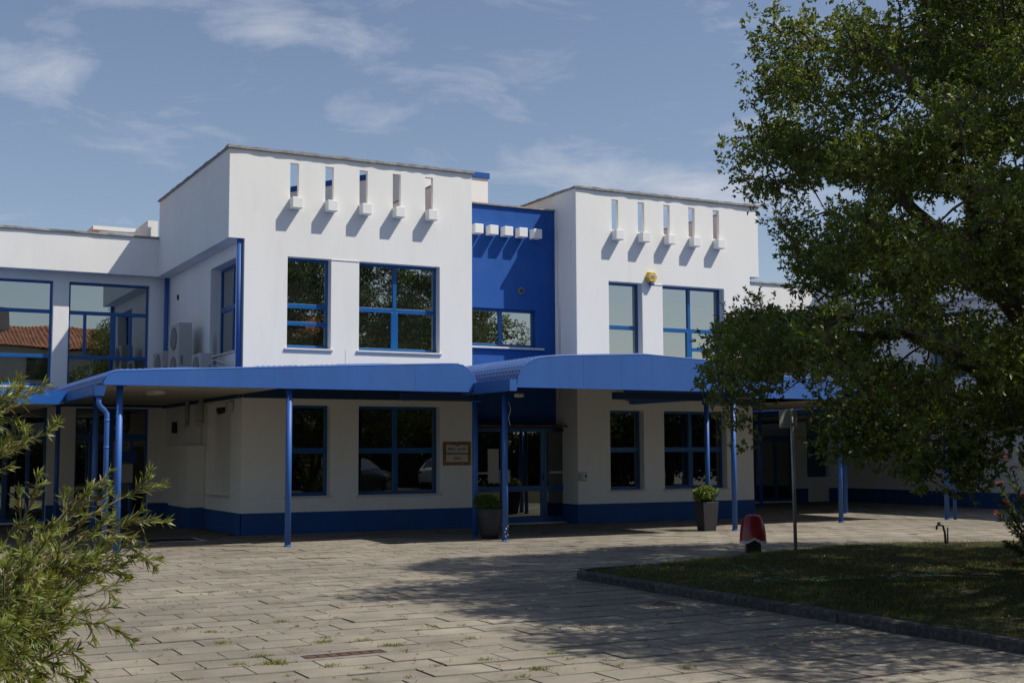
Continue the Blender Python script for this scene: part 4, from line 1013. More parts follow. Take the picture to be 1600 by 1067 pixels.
n = 28; Fs = [(i*n+k, i*n+(k+1) % n, (i+1)*n+(k+1) % n, (i+1)*n+k) for i in range(1, len(levels)-1) for k in range(n)]+[tuple((len(levels)-1)*n+k for k in range(n))]
m_ = MB(); m_.add(V, Fs, True); o = m_.build('cover', redm, e, origin=(0, 0, 0))
m_ = MB(); V2 = [(x*1.01, y*1.01, z) for x, y, z in V[:2*n]]; m_.add(V2, [(k, (k+1) % n, (k+1) % n+n, k+n) for k in range(n)], True); m_.build('pale_edge', whitep, e, origin=(0, 0, 0))
e.rotation_euler[2] = math.radians(-30); e.scale = (0.92, 0.92, 1.0)

# ------------------------------------------------------------------ sign post seen from behind
e = obj_empty('sign_post', (13.55, 15.91, 0), 'grey steel post with a small rectangular sign seen from its back', 'sign')
m_ = MB(); m_.tube([(13.555, 15.91, 0), (13.545, 15.91, 1.2), (13.532, 15.91, 2.325)], 0.028, 16); m_.build('pole', steel, e)
m_ = MB(); m_.cbox((13.50, 15.955, 2.168), (0.33, 0.006, 0.29), math.radians(-8)); m_.build('sign_plate', surf('sign_back', (0.42, 0.42, 0.41), 0.6, 0.1, 8), e, bevel=0.002)
m_ = MB(); m_.lathe((13.532, 15.91, 2.22), [(0.033, 0), (0.033, 0.02)], 12); m_.lathe((13.534, 15.91, 2.08), [(0.033, 0), (0.033, 0.02)], 12); m_.build('clamp', steel, e)

# garden tap
e = obj_empty('garden_tap', (17.25, 16.3, 0), 'small dark standpipe tap tied to a stake at the lawn edge', 'tap')
m_ = MB(); m_.tube([(17.27, 16.30, 0), (17.26, 16.30, 0.2), (17.22, 16.30, 0.33), (17.17, 16.30, 0.345), (17.10, 16.3, 0.345), (17.07, 16.3, 0.33), (17.06, 16.3, 0.27)], [0.022, 0.02, 0.02, 0.018, 0.018, 0.02, 0.016], 10)
m_.build('standpipe', black, e)
m_ = MB(); m_.box(17.10, 17.14, 16.28, 16.32, 0.355, 0.385); m_.tube([(17.10, 16.3, 0.385), (17.14, 16.3, 0.395)], 0.012, 8); m_.build('handle', black, e)
m_ = MB(); m_.tube([(17.33, 16.31, 0), (17.34, 16.31, 0.30)], 0.014, 8); m_.build('stake', black, e)

# hose
hp = []
def hose_pts(raw):
    ctrl = [gnd(a, b, 0.09) for a, b in raw]; out = []
    for i in range(len(ctrl)-1):
        p0 = ctrl[max(i-1, 0)]; p1 = ctrl[i]; p2 = ctrl[i+1]; p3 = ctrl[min(i+2, len(ctrl)-1)]
        for k in range(6):
            t = k/6; out.append(0.5*((2*p1)+(-p0+p2)*t+(2*p0-5*p1+4*p2-p3)*t*t+(-p0+3*p1-3*p2+p3)*t*t*t)+Vector((0, 0, 0.008*math.sin(i*3+k))))
    return out
raw = [(1158, 884), (1175, 890), (1200, 891), (1225, 889), (1232, 897), (1200, 904), (1178, 907), (1190, 911), (1225, 909), (1245, 906), (1225, 903), (1190, 904), (1182, 908), (1240, 910), (1262, 906), (1285, 902), (1310, 901), (1312, 904), (1290, 905), (1330, 906), (1380, 905), (1398, 901), (1418, 895), (1445, 893), (1465, 896), (1440, 901), (1405, 902), (1395, 899), (1430, 892), (1462, 897), (1450, 899), (1380, 904)]
m_ = MB(); m_.tube(hose_pts(raw), 0.0095, 7); m_.build('garden_hose', hosem, None, label='thin green garden hose lying in loose loops across the lawn', cat='hose')

# drains
e = empty('drain_grate', (3.75, 10.02, 0), label='narrow rust-brown slotted drain grate set in the sunlit paving', cat='drain')
m_ = MB(); m_.box(3.42, 4.08, 9.955, 10.09, -0.004, 0.004)
for k in range(7): m_.box(3.42+0.094*k, 3.42+0.094*k+0.010, 9.955, 10.09, 0.0045, 0.009)
m_.box(3.40, 4.10, 9.945, 9.955, -0.01, 0.008); m_.box(3.40, 4.10, 10.09, 10.10, -0.01, 0.008); m_.box(3.40, 3.42, 9.955, 10.09, -.01, .008); m_.box(4.08, 4.10, 9.955, 10.09, -.01, .008)
m_.build('grate', rust, e)
m_ = MB(); m_.box(3.30, 4.22, 9.86, 10.19, -0.02, 0.0025); m_.build('mortar_collar', surf('mortar', (0.20, 0.185, 0.16), 0.95, 0.3, 12, bump=1, bscale=50), e)
e = empty('door_mat_pit', (5.7, 24.8, 0), label='dark sunken floor grille in a pale frame under the left canopy', cat='grille')
m_ = MB(); m_.box(5.1, 6.3, 24.3, 25.3, -0.01, 0.003); m_.build('grille_frame', sillm, e)
m_ = MB()
for k in range(14): m_.box(5.2, 6.2, 24.38+0.06*k, 24.38+0.06*k+0.035, 0.0035, 0.007)
m_.build('grille_bars', black, e)
m_ = MB(); m_.box(-3, 7.1, 22.93, 22.96, -0.02, 0.003); m_.build('expansion_joint', surf('joint_sealer', (0.12, 0.07, 0.03), 0.9), pav)

# ------------------------------------------------------------------ the big oak
def branch(m_, p0, p1, r0, r1, bend, rng, n=7, ns=8):
    p0 = Vector(p0); p1 = Vector(p1); d = p1-p0; off = Vector((rng.uniform(-1, 1), rng.uniform(-1, 1), rng.uniform(-.4, 1)))*bend*d.length
    pts = []; rs = []
    for k in range(n+1):
        t = k/n; pts.append(p0+d*t+off*math.sin(math.pi*t)*0.5+Vector((rng.gauss(0, .012), rng.gauss(0, .012), rng.gauss(0, .012)))*d.length); rs.append(r0+(r1-r0)*t)
    pts[0] = p0; m_.tube(pts, rs, ns, caps=False); return pts
def in_poly(x, y, poly):
    c = np.zeros(len(x), bool); n = len(poly)
    for i in range(n):
        x1, y1 = poly[i]; x2, y2 = poly[(i+1) % n]
        cond = ((y1 > y) != (y2 > y)) & (x < (x2-x1)*(y-y1)/((y2-y1)+1e-9)+x1); c ^= cond
    return c
outline = [(1255, -200), (1245, 10), (1222, 40), (1215, 95), (1212, 135), (1222, 150), (1185, 175), (1172, 205), (1150, 235), (1158, 275), (1185, 305), (1200, 345), (1228, 365), (1236, 400), (1255, 430), (1252, 455), (1218, 462), (1190, 470),
           (1160, 475), (1135, 500), (1140, 530), (1125, 560), (1112, 590), (1118, 625), (1145, 650), (1160, 685), (1185, 655), (1205, 632), (1222, 618), (1262, 622), (1290, 640), (1315, 660), (1318, 695), (1345, 712), (1385, 690), (1392, 720), (1425, 735), (1445, 720), (1462, 745), (1500, 760),
           (1522, 720), (1538, 690), (1545, 655), (1580, 670), (1610, 690), (1700, 640), (2300, 600), (2400, -900), (1200, -900)]
def make_oak():
    T = empty('oak_tree', (14.4, 9.6, 0), label='large dark-leaved evergreen oak overhanging the lawn on the right', cat='tree')
    rng = random.Random(5); r = np.random.default_rng(5)
    # clump centres fill a lumpy crown volume
    n = 16000; C = r.uniform(-1, 1, (n, 3)); C = C[np.linalg.norm(C, axis=1) < 1]
    ctr = np.array([14.3, 10.2, 5.3]); rad = np.array([7.1, 6.9, 5.0]); rn = np.linalg.norm(C, axis=1)
    C = C[rn > 0.25]; C = ctr+C*rad
    C = C[(C[:, 2] > 1.9)]
    px_, py_, d_ = proj(C)
    inside = in_poly(px_, py_, outline) & (d_ > 8.5)
    # hanging lobes may only reach low where the picture shows them
    infr = (px_ < 1640) & (py_ > -60)
    keep = np.where(infr, inside, (C[:, 2] > 2.6) & (d_ > 7.5) & ~((px_ < 1250)) & (r.uniform(0, 1, len(C)) < 0.45))
    C = C[keep]
    # the crown may only stand where its noon shadow falls inside the shaded ground
    SG = [gnd(*q) for q in [(585, 887), (650, 880), (745, 869), (850, 867), (915, 860), (960, 856), (1010, 851), (1150, 849), (1330, 846), (1600, 845)]]+[Vector((24, 17, 0)), Vector((28, 0, 0)), Vector((16, -4, 0)), Vector((7.5, 2.5, 0)), Vector((6.2, 6.0, 0))]+[gnd(*q) for q in [(1069, 1034), (1012, 1027), (922, 1023), (868, 1007), (807, 995), (815, 980), (901, 960), (864, 970), (778, 966), (749, 958), (700, 945), (683, 923), (770, 912), (720, 903), (690, 893)]]
    sgp = [(q.x, q.y) for q in SG]
    def shadow_ok(Q): return in_poly(Q[:, 0]-Q[:, 2]*SUN_DIR.x/SUN_DIR.z, Q[:, 1]-Q[:, 2]*SUN_DIR.y/SUN_DIR.z, sgp)
    C = C[shadow_ok(C)]
    # gather the foliage into lobes with hollows between them
    r.shuffle(C); lobes = []
    for c in C:
        if all(np.linalg.norm((c-q)*np.array([1, 1, 1.15])) > 1.3 for q in lobes): lobes.append(c)
    lobes = np.array(lobes); K = len(lobes)
    d3 = r.normal(size=(K, 44, 3)); d3 /= np.linalg.norm(d3, axis=2, keepdims=True); d3[:, :, 2] = np.where(d3[:, :, 2] < -0.3, -d3[:, :, 2], d3[:, :, 2])
    lr = r.uniform(0.55, 1.15, K)
    C2 = (lobes[:, None, :]+d3*np.array([1, 1, .72])*lr[:, None, None]*r.uniform(.82, 1.0, (K, 44, 1))).reshape(-1, 3)
    px_, py_, d_ = proj(C2); infr = (px_ < 1640) & (py_ > -60)
    C2 = C2[shadow_ok(C2) & np.where(infr, in_poly(px_, py_, outline) & (d_ > 8.0), r.uniform(0, 1, len(C2)) < 0.48)]
    C = C2
    # sky gaps
    px_, py_, d_ = proj(C)
    gaps = [(1372, 10, 16), (1300, 300, 16), (1470, 330, 14), (1580, 250, 16), (1500, 320, 12), (1205, 270, 12), (1400, 330, 10), (1440, 300, 10), (1500, 470, 14), (1515, 585, 20), (1450, 560, 14), (1455, 345, 14), (1590, 150, 12), (1330, 520, 8), (1290, 460, 14), (1260, 475, 14), (1230, 470, 12), (1345, 305, 12), (1265, 320, 10), (1530, 470, 9), (1480, 500, 9), (1560, 500, 8), (1400, 545, 12), (1375, 480, 9), (1270, 590, 10), (1235, 590, 10), (1310, 610, 9), (1420, 15, 8), (1500, 250, 9), (1300, 130, 7), (1245, 190, 7), (1590, 470, 12), (1350, 430, 8)]
    k = np.ones(len(C), bool)
    for gx, gy, gr in gaps: k &= (np.hypot(px_-gx, py_-gy) > gr*1.5+ 8)
    C = C[k]
    # extra points along the silhouettes and hanging lobes seen in the photograph
    ex = [(1140, 240, 16.2), (1165, 215, 16), (1160, 275, 16.2), (1185, 305, 15.8), (1200, 160, 15.5), (1215, 120, 15.4), (1205, 80, 15.2), (1225, 45, 15), (1190, 235, 15.6), (1200, 275, 15.6), (1220, 330, 15.2), (1235, 370, 15), (1245, 395, 15),
          (1130, 540, 15.2), (1150, 500, 15.2), (1180, 480, 15.2), (1125, 585, 15), (1115, 600, 15), (1135, 625, 15), (1150, 650, 15), (1158, 675, 15), (1190, 560, 15), (1180, 610, 15), (1205, 612, 15), (1225, 490, 15.2),
          (1330, 690, 13.5), (1355, 705, 13.5), (1320, 660, 13.5), (1365, 680, 13.4), (1300, 640, 13.8), (1460, 700, 12.6), (1480, 735, 12.6), (1500, 700, 12.6), (1470, 760, 12.6), (1495, 755, 12.6), (1515, 720, 12.6), (1520, 670, 12.8), (1440, 690, 12.8), (1580, 690, 13.2),
          (1300, 20, 14), (1330, 60, 14), (1280, 60, 14.5), (1260, 100, 14.5), (1400, 60, 13.5), (1430, 30, 13), (1480, 60, 13), (1540, 80, 12.6), (1570, 40, 12.4)]
    ex += [(1212+rng.uniform(-22, 60), 30+rng.uniform(0, 120), 15+rng.uniform(-.8, .8)) for k in range(26)]+[(1180+rng.uniform(0, 50), 180+rng.uniform(0, 110), 15.8+rng.uniform(-.6, .6)) for k in range(22)]+[(1440+rng.uniform(-14, 90), 655+rng.uniform(0, 95), 12.7+rng.uniform(-.5, .5)) for k in range(42)]+[(1300+rng.uniform(0, 90), 640+rng.uniform(0, 75), 13.5+rng.uniform(-.5, .5)) for k in range(26)]+[(1115+rng.uniform(0, 90), 520+rng.uniform(0, 110), 15+rng.uniform(-.5, .5)) for k in range(22)]+[(1560+rng.uniform(0, 60), 620+rng.uniform(0, 60), 13+rng.uniform(-.5, .5)) for k in range(14)]
    E_ = np.array([tuple(at(*q)) for q in ex])
    C = np.concatenate([C, E_]); nC = len(C)
    lowx = proj(C)
    # trunk and limbs
    m_ = MB(); base = Vector((14.4, 9.6, 0))
    fork = Vector((14.3, 9.9, 1.9))
    m_.tube([base+Vector((0, 0, -0.05)), base+Vector((0.02, .05, .25)), base+Vector((-.02, .12, .9)), fork], [0.48, 0.36, 0.30, 0.30], 16, caps=False)
    limbs = []
    tips = [at(1545, 585, 15.2), at(1420, 520, 15.2), at(1290, 520, 15.2), at(1530, 420, 14.8), at(1400, 300, 15), at(1250, 240, 15.6), at(1480, 180, 13.5), at(1350, 60, 14.5), Vector((15.5, 11.5, 7.5)), Vector((18, 8, 6)), Vector((14, 5.5, 5)), Vector((9.5, 7.5, 4.5)), Vector((17, 12.5, 5.5)), Vector((12, 6, 5.5))]
    nodes = []
    def grow(a, b, r0, r1, bend=0.12, nn=8):
        pts = branch(m_, a, b, r0, r1, bend, rng, nn, 9)
        for i, p in enumerate(pts[2:]): nodes.append((p, r0+(r1-r0)*(i+2)/nn))
        return pts
    L1 = grow(fork, tips[0], 0.19, 0.15, 0.05); L2 = grow(tips[0], tips[1], 0.14, 0.07, 0.08); L3 = grow(tips[1], tips[2], 0.07, 0.02, 0.1)
    M1 = grow(fork, tips[3], 0.22, 0.14, 0.08); M2 = grow(tips[3], tips[4], 0.13, 0.06, 0.10); M3 = grow(tips[4], tips[5], 0.06, 0.015, 0.1)
    M4 = grow(tips[3], tips[6], 0.11, 0.05, 0.1); M5 = grow(tips[6], tips[7], 0.05, 0.02, 0.1)
    for t_ in tips[8:]: grow(fork, t_, 0.17, 0.04, 0.12)
    m_.build('trunk', barkm, T)
    # secondary branches: every clump connects to the nearest bigger node
    m2 = MB(); NP = np.array([tuple(p) for p, _ in nodes])
    ordr = np.argsort(np.array([np.min(np.linalg.norm(NP-c, axis=1)) for c in C]))
    for ii in ordr:
        c = C[ii]; dist = np.linalg.norm(NP-c, axis=1)+np.maximum(0, NP[:, 2]-c[2])*0.3; j = int(np.argmin(dist))
        if dist[j] < 0.15: continue
        a = Vector(NP[j]); b = Vector(c); off = Vector((rng.uniform(-1, 1), rng.uniform(-1, 1), rng.uniform(0, 1)))*0.12*(b-a).length
        mid = (a+b)/2+off; rr_ = min(0.035, 0.010+0.012*(b-a).length)
        m2.tube([a, mid, b], [rr_, rr_*0.7, 0.005], 5, caps=False)
        NP = np.concatenate([NP, [tuple(mid)], [c]])
    m2.build('branches', barkm, T, kind='stuff')
    # leaves: sprigs around every clump centre
    per = 16; sr = r.uniform(0.20, 0.36, nC)
    sr[-len(E_):] = r.uniform(0.2, 0.32, len(E_))
    dirs = r.normal(size=(nC, per, 3)); dirs /= np.linalg.norm(dirs, axis=2, keepdims=True); dirs[:, :, 2] *= 0.75
    rr_ = r.uniform(0.25, 1.0, (nC, per))**0.6
    SP = C[:, None, :]+dirs*(sr[:, None]*rr_)[:, :, None]
    SP = SP.reshape(-1, 3); SD = dirs.reshape(-1, 3)+r.normal(size=(nC*per, 3))*0.5+np.array([0, 0, .25]); SD /= np.linalg.norm(SD, axis=1, keepdims=True)
    # trim sprigs that would leave the silhouette in open sky
    px_, py_, d_ = proj(SP); fr = (px_ < 1600) & (py_ > -20) & (d_ > 5)
    big = [(x+(-24 if x < 1300 else 0), y+(20 if y > 600 else 0)) for x, y in outline]
    ok = ~fr | in_poly(px_, py_, big)
    ok[-len(E_)*per:] = True
    ok &= ~((px_ > 1452) & (px_ < 1477) & (py_ > 668) & (r.uniform(0, 1, len(SP)) < 0.9))
    ok &= ~((px_ > 1208) & (px_ < 1258) & (py_ > 612) & (py_ < 720))
    for gx, gy, gr in gaps: ok &= ~((np.hypot((px_-gx)*(0.8+0.5*math.sin(gx)), py_-gy) < gr*1.1) & (r.uniform(0, 1, len(SP)) < 0.85))
    ol = np.array(tuple(gnd(1625, 905)))+np.array([0, 0, .9]); sd_ = np.array(tuple(SUN_DIR)); w_ = SP-ol; perp = np.linalg.norm(w_-(w_@sd_)[:, None]*sd_, axis=1)
    ok &= ~((perp < 0.8) & (r.uniform(0, 1, len(SP)) < 0.85))
    SP, SD = SP[ok], SD[ok]; nS = len(SP)
    st_ = r.uniform(0, 1, nS); lob_t = 0.5+0.5*np.sin(SP[:, 0]*1.7+np.sin(SP[:, 2]*2.1)*1.5)*np.cos(SP[:, 1]*1.9+SP[:, 2]*1.3)
    st_ = 0.5*st_+0.5*lob_t
    nl = 7
    ta = r.uniform(0.0, 1.0, (nS, nl)); an = r.uniform(0, 2*np.pi, (nS, nl))
    X_ = np.cross(SD, r.normal(size=(nS, 3))); X_ /= np.linalg.norm(X_, axis=1, keepdims=True); Y_ = np.cross(SD, X_)
    rad_ = X_[:, None, :]*np.cos(an)[:, :, None]+Y_[:, None, :]*np.sin(an)[:, :, None]
    P = SP[:, None, :]+SD[:, None, :]*(ta*0.11)[:, :, None]
    D = rad_*0.9+SD[:, None, :]*(0.35+0.9*ta[:, :, None]); Nn = SD[:, None, :]+r.normal(size=(nS, nl, 3))*0.45+np.array([0, 0, .5])
    P = P.reshape(-1, 3); D = D.reshape(-1, 3); Nn = Nn.reshape(-1, 3); n = len(P)
    tt = np.clip(np.repeat(st_, nl)*0.6+r.uniform(0, 0.4, n), 0, 1); tt[r.uniform(0, 1, n) < 0.008] = 1.0
    V, Fc, t_ = leaves(P, D, Nn, r.uniform(0.046, 0.072, n), r.uniform(0.025, 0.038, n), tint=tt)
    npmesh('crown', V, Fc, 3, oakleaf, T, tint=t_, kind='stuff')
    print('oak leaves', n, 'clumps', nC, 'lobes', K)
make_oak()

# ------------------------------------------------------------------ bottlebrush bush in the left foreground
def make_bush():
    T = empty('bottlebrush_bush', tuple(gnd(-120, 1250)), label='narrow-leaved green bottlebrush bush in the near left foreground', cat='bush')
    rng = random.Random(9); r = np.random.default_rng(9)
    m_ = MB(); tw_ = []
    root = gnd(-150, 1300)
    groups = [((-110, 790, 4.5), [(62, 600, 4.6), (30, 612, 4.5), (92, 664, 4.7), (0, 640, 4.4), (-20, 620, 4.5), (60, 680, 4.5)]),
              ((-70, 985, 4.35), [(78, 757, 4.4), (183, 736, 4.7), (238, 762, 4.9), (246, 805, 4.8), (212, 850, 4.7), (228, 874, 4.75), (195, 882, 4.7), (188, 918, 4.6), (130, 800, 4.5), (140, 840, 4.4), (150, 875, 4.4), (120, 880, 4.3), (100, 870, 4.3), (165, 905, 4.5), (130, 915, 4.4), (70, 870, 4.2), (40, 860, 4.2), (190, 860, 4.6), (215, 815, 4.7), (180, 770, 4.7)]),
              ((-80, 1010, 3.9), [(188, 972, 4.4), (140, 955, 4.2), (115, 1000, 3.9), (128, 1058, 3.8), (95, 1035, 3.7), (60, 990, 3.6), (40, 1060, 3.4), (20, 950, 3.6), (0, 880, 3.8), (10, 1010, 3.3), (60, 930, 3.8), (90, 950, 3.9), (35, 905, 3.8), (70, 1025, 3.6), (95, 915, 4.0), (0, 940, 3.5), (40, 975, 3.6), (110, 930, 4.1), (20, 1045, 3.4), (80, 985, 3.8), (0, 1000, 3.4), (50, 880, 3.9), (75, 1060, 3.6)])]
    for hp_, tips in groups:
      h = at(*hp_); m_.tube([root, root.lerp(h, 0.5)+Vector((0.05, 0.05, 0.1)), h], [0.028, 0.022, 0.014], 7, caps=False)
      for q in tips:
        tip = at(q[0]-(22 if hp_[1] < 800 else 10), q[1]+(14 if hp_[1] < 800 else 4), q[2]); L_ = (tip-h).length
        sag = Vector((0, 0, rng.uniform(0.02, 0.12)*L_))
        pts = []
        for k in range(13):
            t = k/12; pts.append(h.lerp(tip, t)+sag*math.sin(math.pi*t)+Vector((rng.gauss(0, .005), rng.gauss(0, .005), rng.gauss(0, .005))))
        m_.tube(pts, [0.0065*(1-t/12*0.78) for t in range(13)], 6, caps=False)
        fs = max(2, 12-int(rng.uniform(0.26, 0.42)/(L_/12)))
        tw_.append((pts[fs:], 0.8))
        for k in range(fs, 13):
            for z in range(2):
                if rng.random() < 0.34:
                    d = (pts[min(k+1, 12)]-pts[k-1]).normalized(); s_ = Vector((rng.uniform(-1, 1), rng.uniform(-1, 1), rng.uniform(-.6, .9))).normalized()
                    dr = (d*0.85+s_*0.7).normalized(); ln = rng.uniform(0.05, 0.13)
                    a = pts[k]; e_ = a+dr*ln; m_.tube([a, a.lerp(e_, .5), e_], [0.003, 0.0025, 0.0015], 5, caps=False); tw_.append(([a.lerp(e_, t) for t in (.15, .4, .7, 1.0)], 1.25))
    m_.build('stems', twigm, T, kind='stuff')
    P, D, Nn, Ln, TT = [], [], [], [], []
    for pts, dens in tw_:
        tv = rng.random()*0.5; yell = rng.random() < 0.28
        for i in range(len(pts)-1):
            a, b = pts[i], pts[i+1]; L_ = (b-a).length; nn = int(L_*165*dens)+1; d = (b-a).normalized(); last = i == len(pts)-2
            for k in range(nn+(10 if last else 0)):
                t = min(1.0, (k+rng.random())/nn); an = rng.uniform(0, 2*math.pi); x = d.orthogonal().normalized(); y = d.cross(x); rd = x*math.cos(an)+y*math.sin(an)
                out = rng.uniform(.35, 1.1)
                P.append(tuple(a.lerp(b, t))); D.append(tuple(d+rd*out)); Nn.append(tuple(rd*-0.6+d*.9+Vector((rng.gauss(0, .3), rng.gauss(0, .3), .3)))); Ln.append(rng.uniform(.034, .062)*(0.75 if last and t > .8 else 1))
                TT.append(1.0 if rng.random() < 0.035 else min(0.86, max(0, tv+rng.uniform(0, .35)+(0.25 if last and yell else 0))))
    P, D, Nn, Ln = map(np.array, (P, D, Nn, Ln)); n = len(P)
    # broader four-triangle blades
    Dn = D/np.linalg.norm(D, axis=1, keepdims=True); S = np.cross(Dn, Nn); S /= np.linalg.norm(S, axis=1, keepdims=True); U = np.cross(S, Dn)
    W = r.uniform(0.0042, 0.0068, n)[:, None]; Lc = Ln[:, None]; cv = r.uniform(-.06, .14, n)[:, None]
    q = [P, P+Dn*Lc*.28+S*W*.45+U*W*.2, P+Dn*Lc*.28-S*W*.45+U*W*.2, P+Dn*Lc*.65+S*W*.5-U*Lc*cv+U*W*.2, P+Dn*Lc*.65-S*W*.5-U*Lc*cv+U*W*.2, P+Dn*Lc-U*Lc*cv*2.2]
    V = np.stack(q, 1).reshape(-1, 3); i = np.arange(n)*6
    Fc = np.stack([np.stack([i, i+2, i+1], 1), np.stack([i+1, i+2, i+4], 1), np.stack([i+1, i+4, i+3], 1), np.stack([i+3, i+4, i+5], 1)], 1).reshape(-1, 3)
    npmesh('foliage', V, Fc, 3, bushleaf, T, tint=np.repeat(TT, 4), kind='stuff')
    print('bush leaves', n)
make_bush()

# ------------------------------------------------------------------ oleander at the right edge
def make_oleander():
    b0 = gnd(1630, 905); T = empty('oleander', tuple(b0), label='oleander with pink flowers at the right edge beside the lawn', cat='bush')
    rng = random.Random(12); m_ = MB(); P, D, Nn, Ln, TT = [], [], [], [], []; fl = []
    dd_ = (b0-Vector((0, 0, 0))).dot(_fy)
    tips = [(1565, 718), (1580, 735), (1562, 760), (1590, 700), (1600, 720), (1570, 790), (1558, 805), (1575, 815), (1592, 780), (1572, 850), (1585, 880), (1595, 840), (1610, 760), (1620, 690), (1640, 720), (1660, 700), (1680, 740), (1640, 800), (1670, 820), (1700, 780), (1625, 850), (1560, 780), (1588, 860), (1690, 860), (1605, 800)]
    for (x, y) in tips:
        tip = at(x+2, y, dd_+rng.uniform(-.35, .35)); mid = b0.lerp(tip, .5)+Vector((0, 0, .12))
        m_.tube([b0+Vector((rng.uniform(-.1, .1), rng.uniform(-.1, .1), 0)), mid, tip], [0.012, 0.008, 0.004], 6, caps=False)
        for k in range(64):
            t = rng.uniform(0.3, 1); a = (mid.lerp(tip, (t-.5)*2) if t > .5 else b0.lerp(mid, t*2)); d = (tip-mid).normalized(); s_ = Vector((rng.gauss(0, 1), rng.gauss(0, 1), rng.gauss(0, .7))).normalized()
            P.append(tuple(a)); D.append(tuple(d*.8+s_*.8)); Nn.append(tuple(s_*-.4+Vector((0, 0, 1)))); Ln.append(rng.uniform(.08, .13)); TT.append(rng.random())
        if rng.random() < 0.65:
            for k in range(9):
                c = tip+Vector((rng.gauss(0, .03), rng.gauss(0, .03), rng.gauss(0, .025)+.02))
                for j in range(5):
                    an = j*1.257+rng.random(); fl.append((tuple(c), (math.cos(an), math.sin(an), .5)))
    m_.build('stems', twigm, T, kind='stuff')
    P, D, Nn, Ln = map(np.array, (P, D, Nn, Ln)); V, Fc, t_ = leaves(P, D, Nn, Ln, Ln*.17, tint=np.array(TT), narrow=True); npmesh('foliage', V, Fc, 3, oleaf, T, tint=t_, kind='stuff')
    FP = np.array([f[0] for f in fl]); FD = np.array([f[1] for f in fl]); n = len(FP)
    V, Fc, t_ = leaves(FP, FD, np.tile([0, 0, 1.], (n, 1)), np.full(n, .034), np.full(n, .026), tint=RNG.uniform(0, 1, n)); npmesh('flowers', V, Fc, 3, pinkm, T, tint=t_, kind='stuff')
make_oleander()

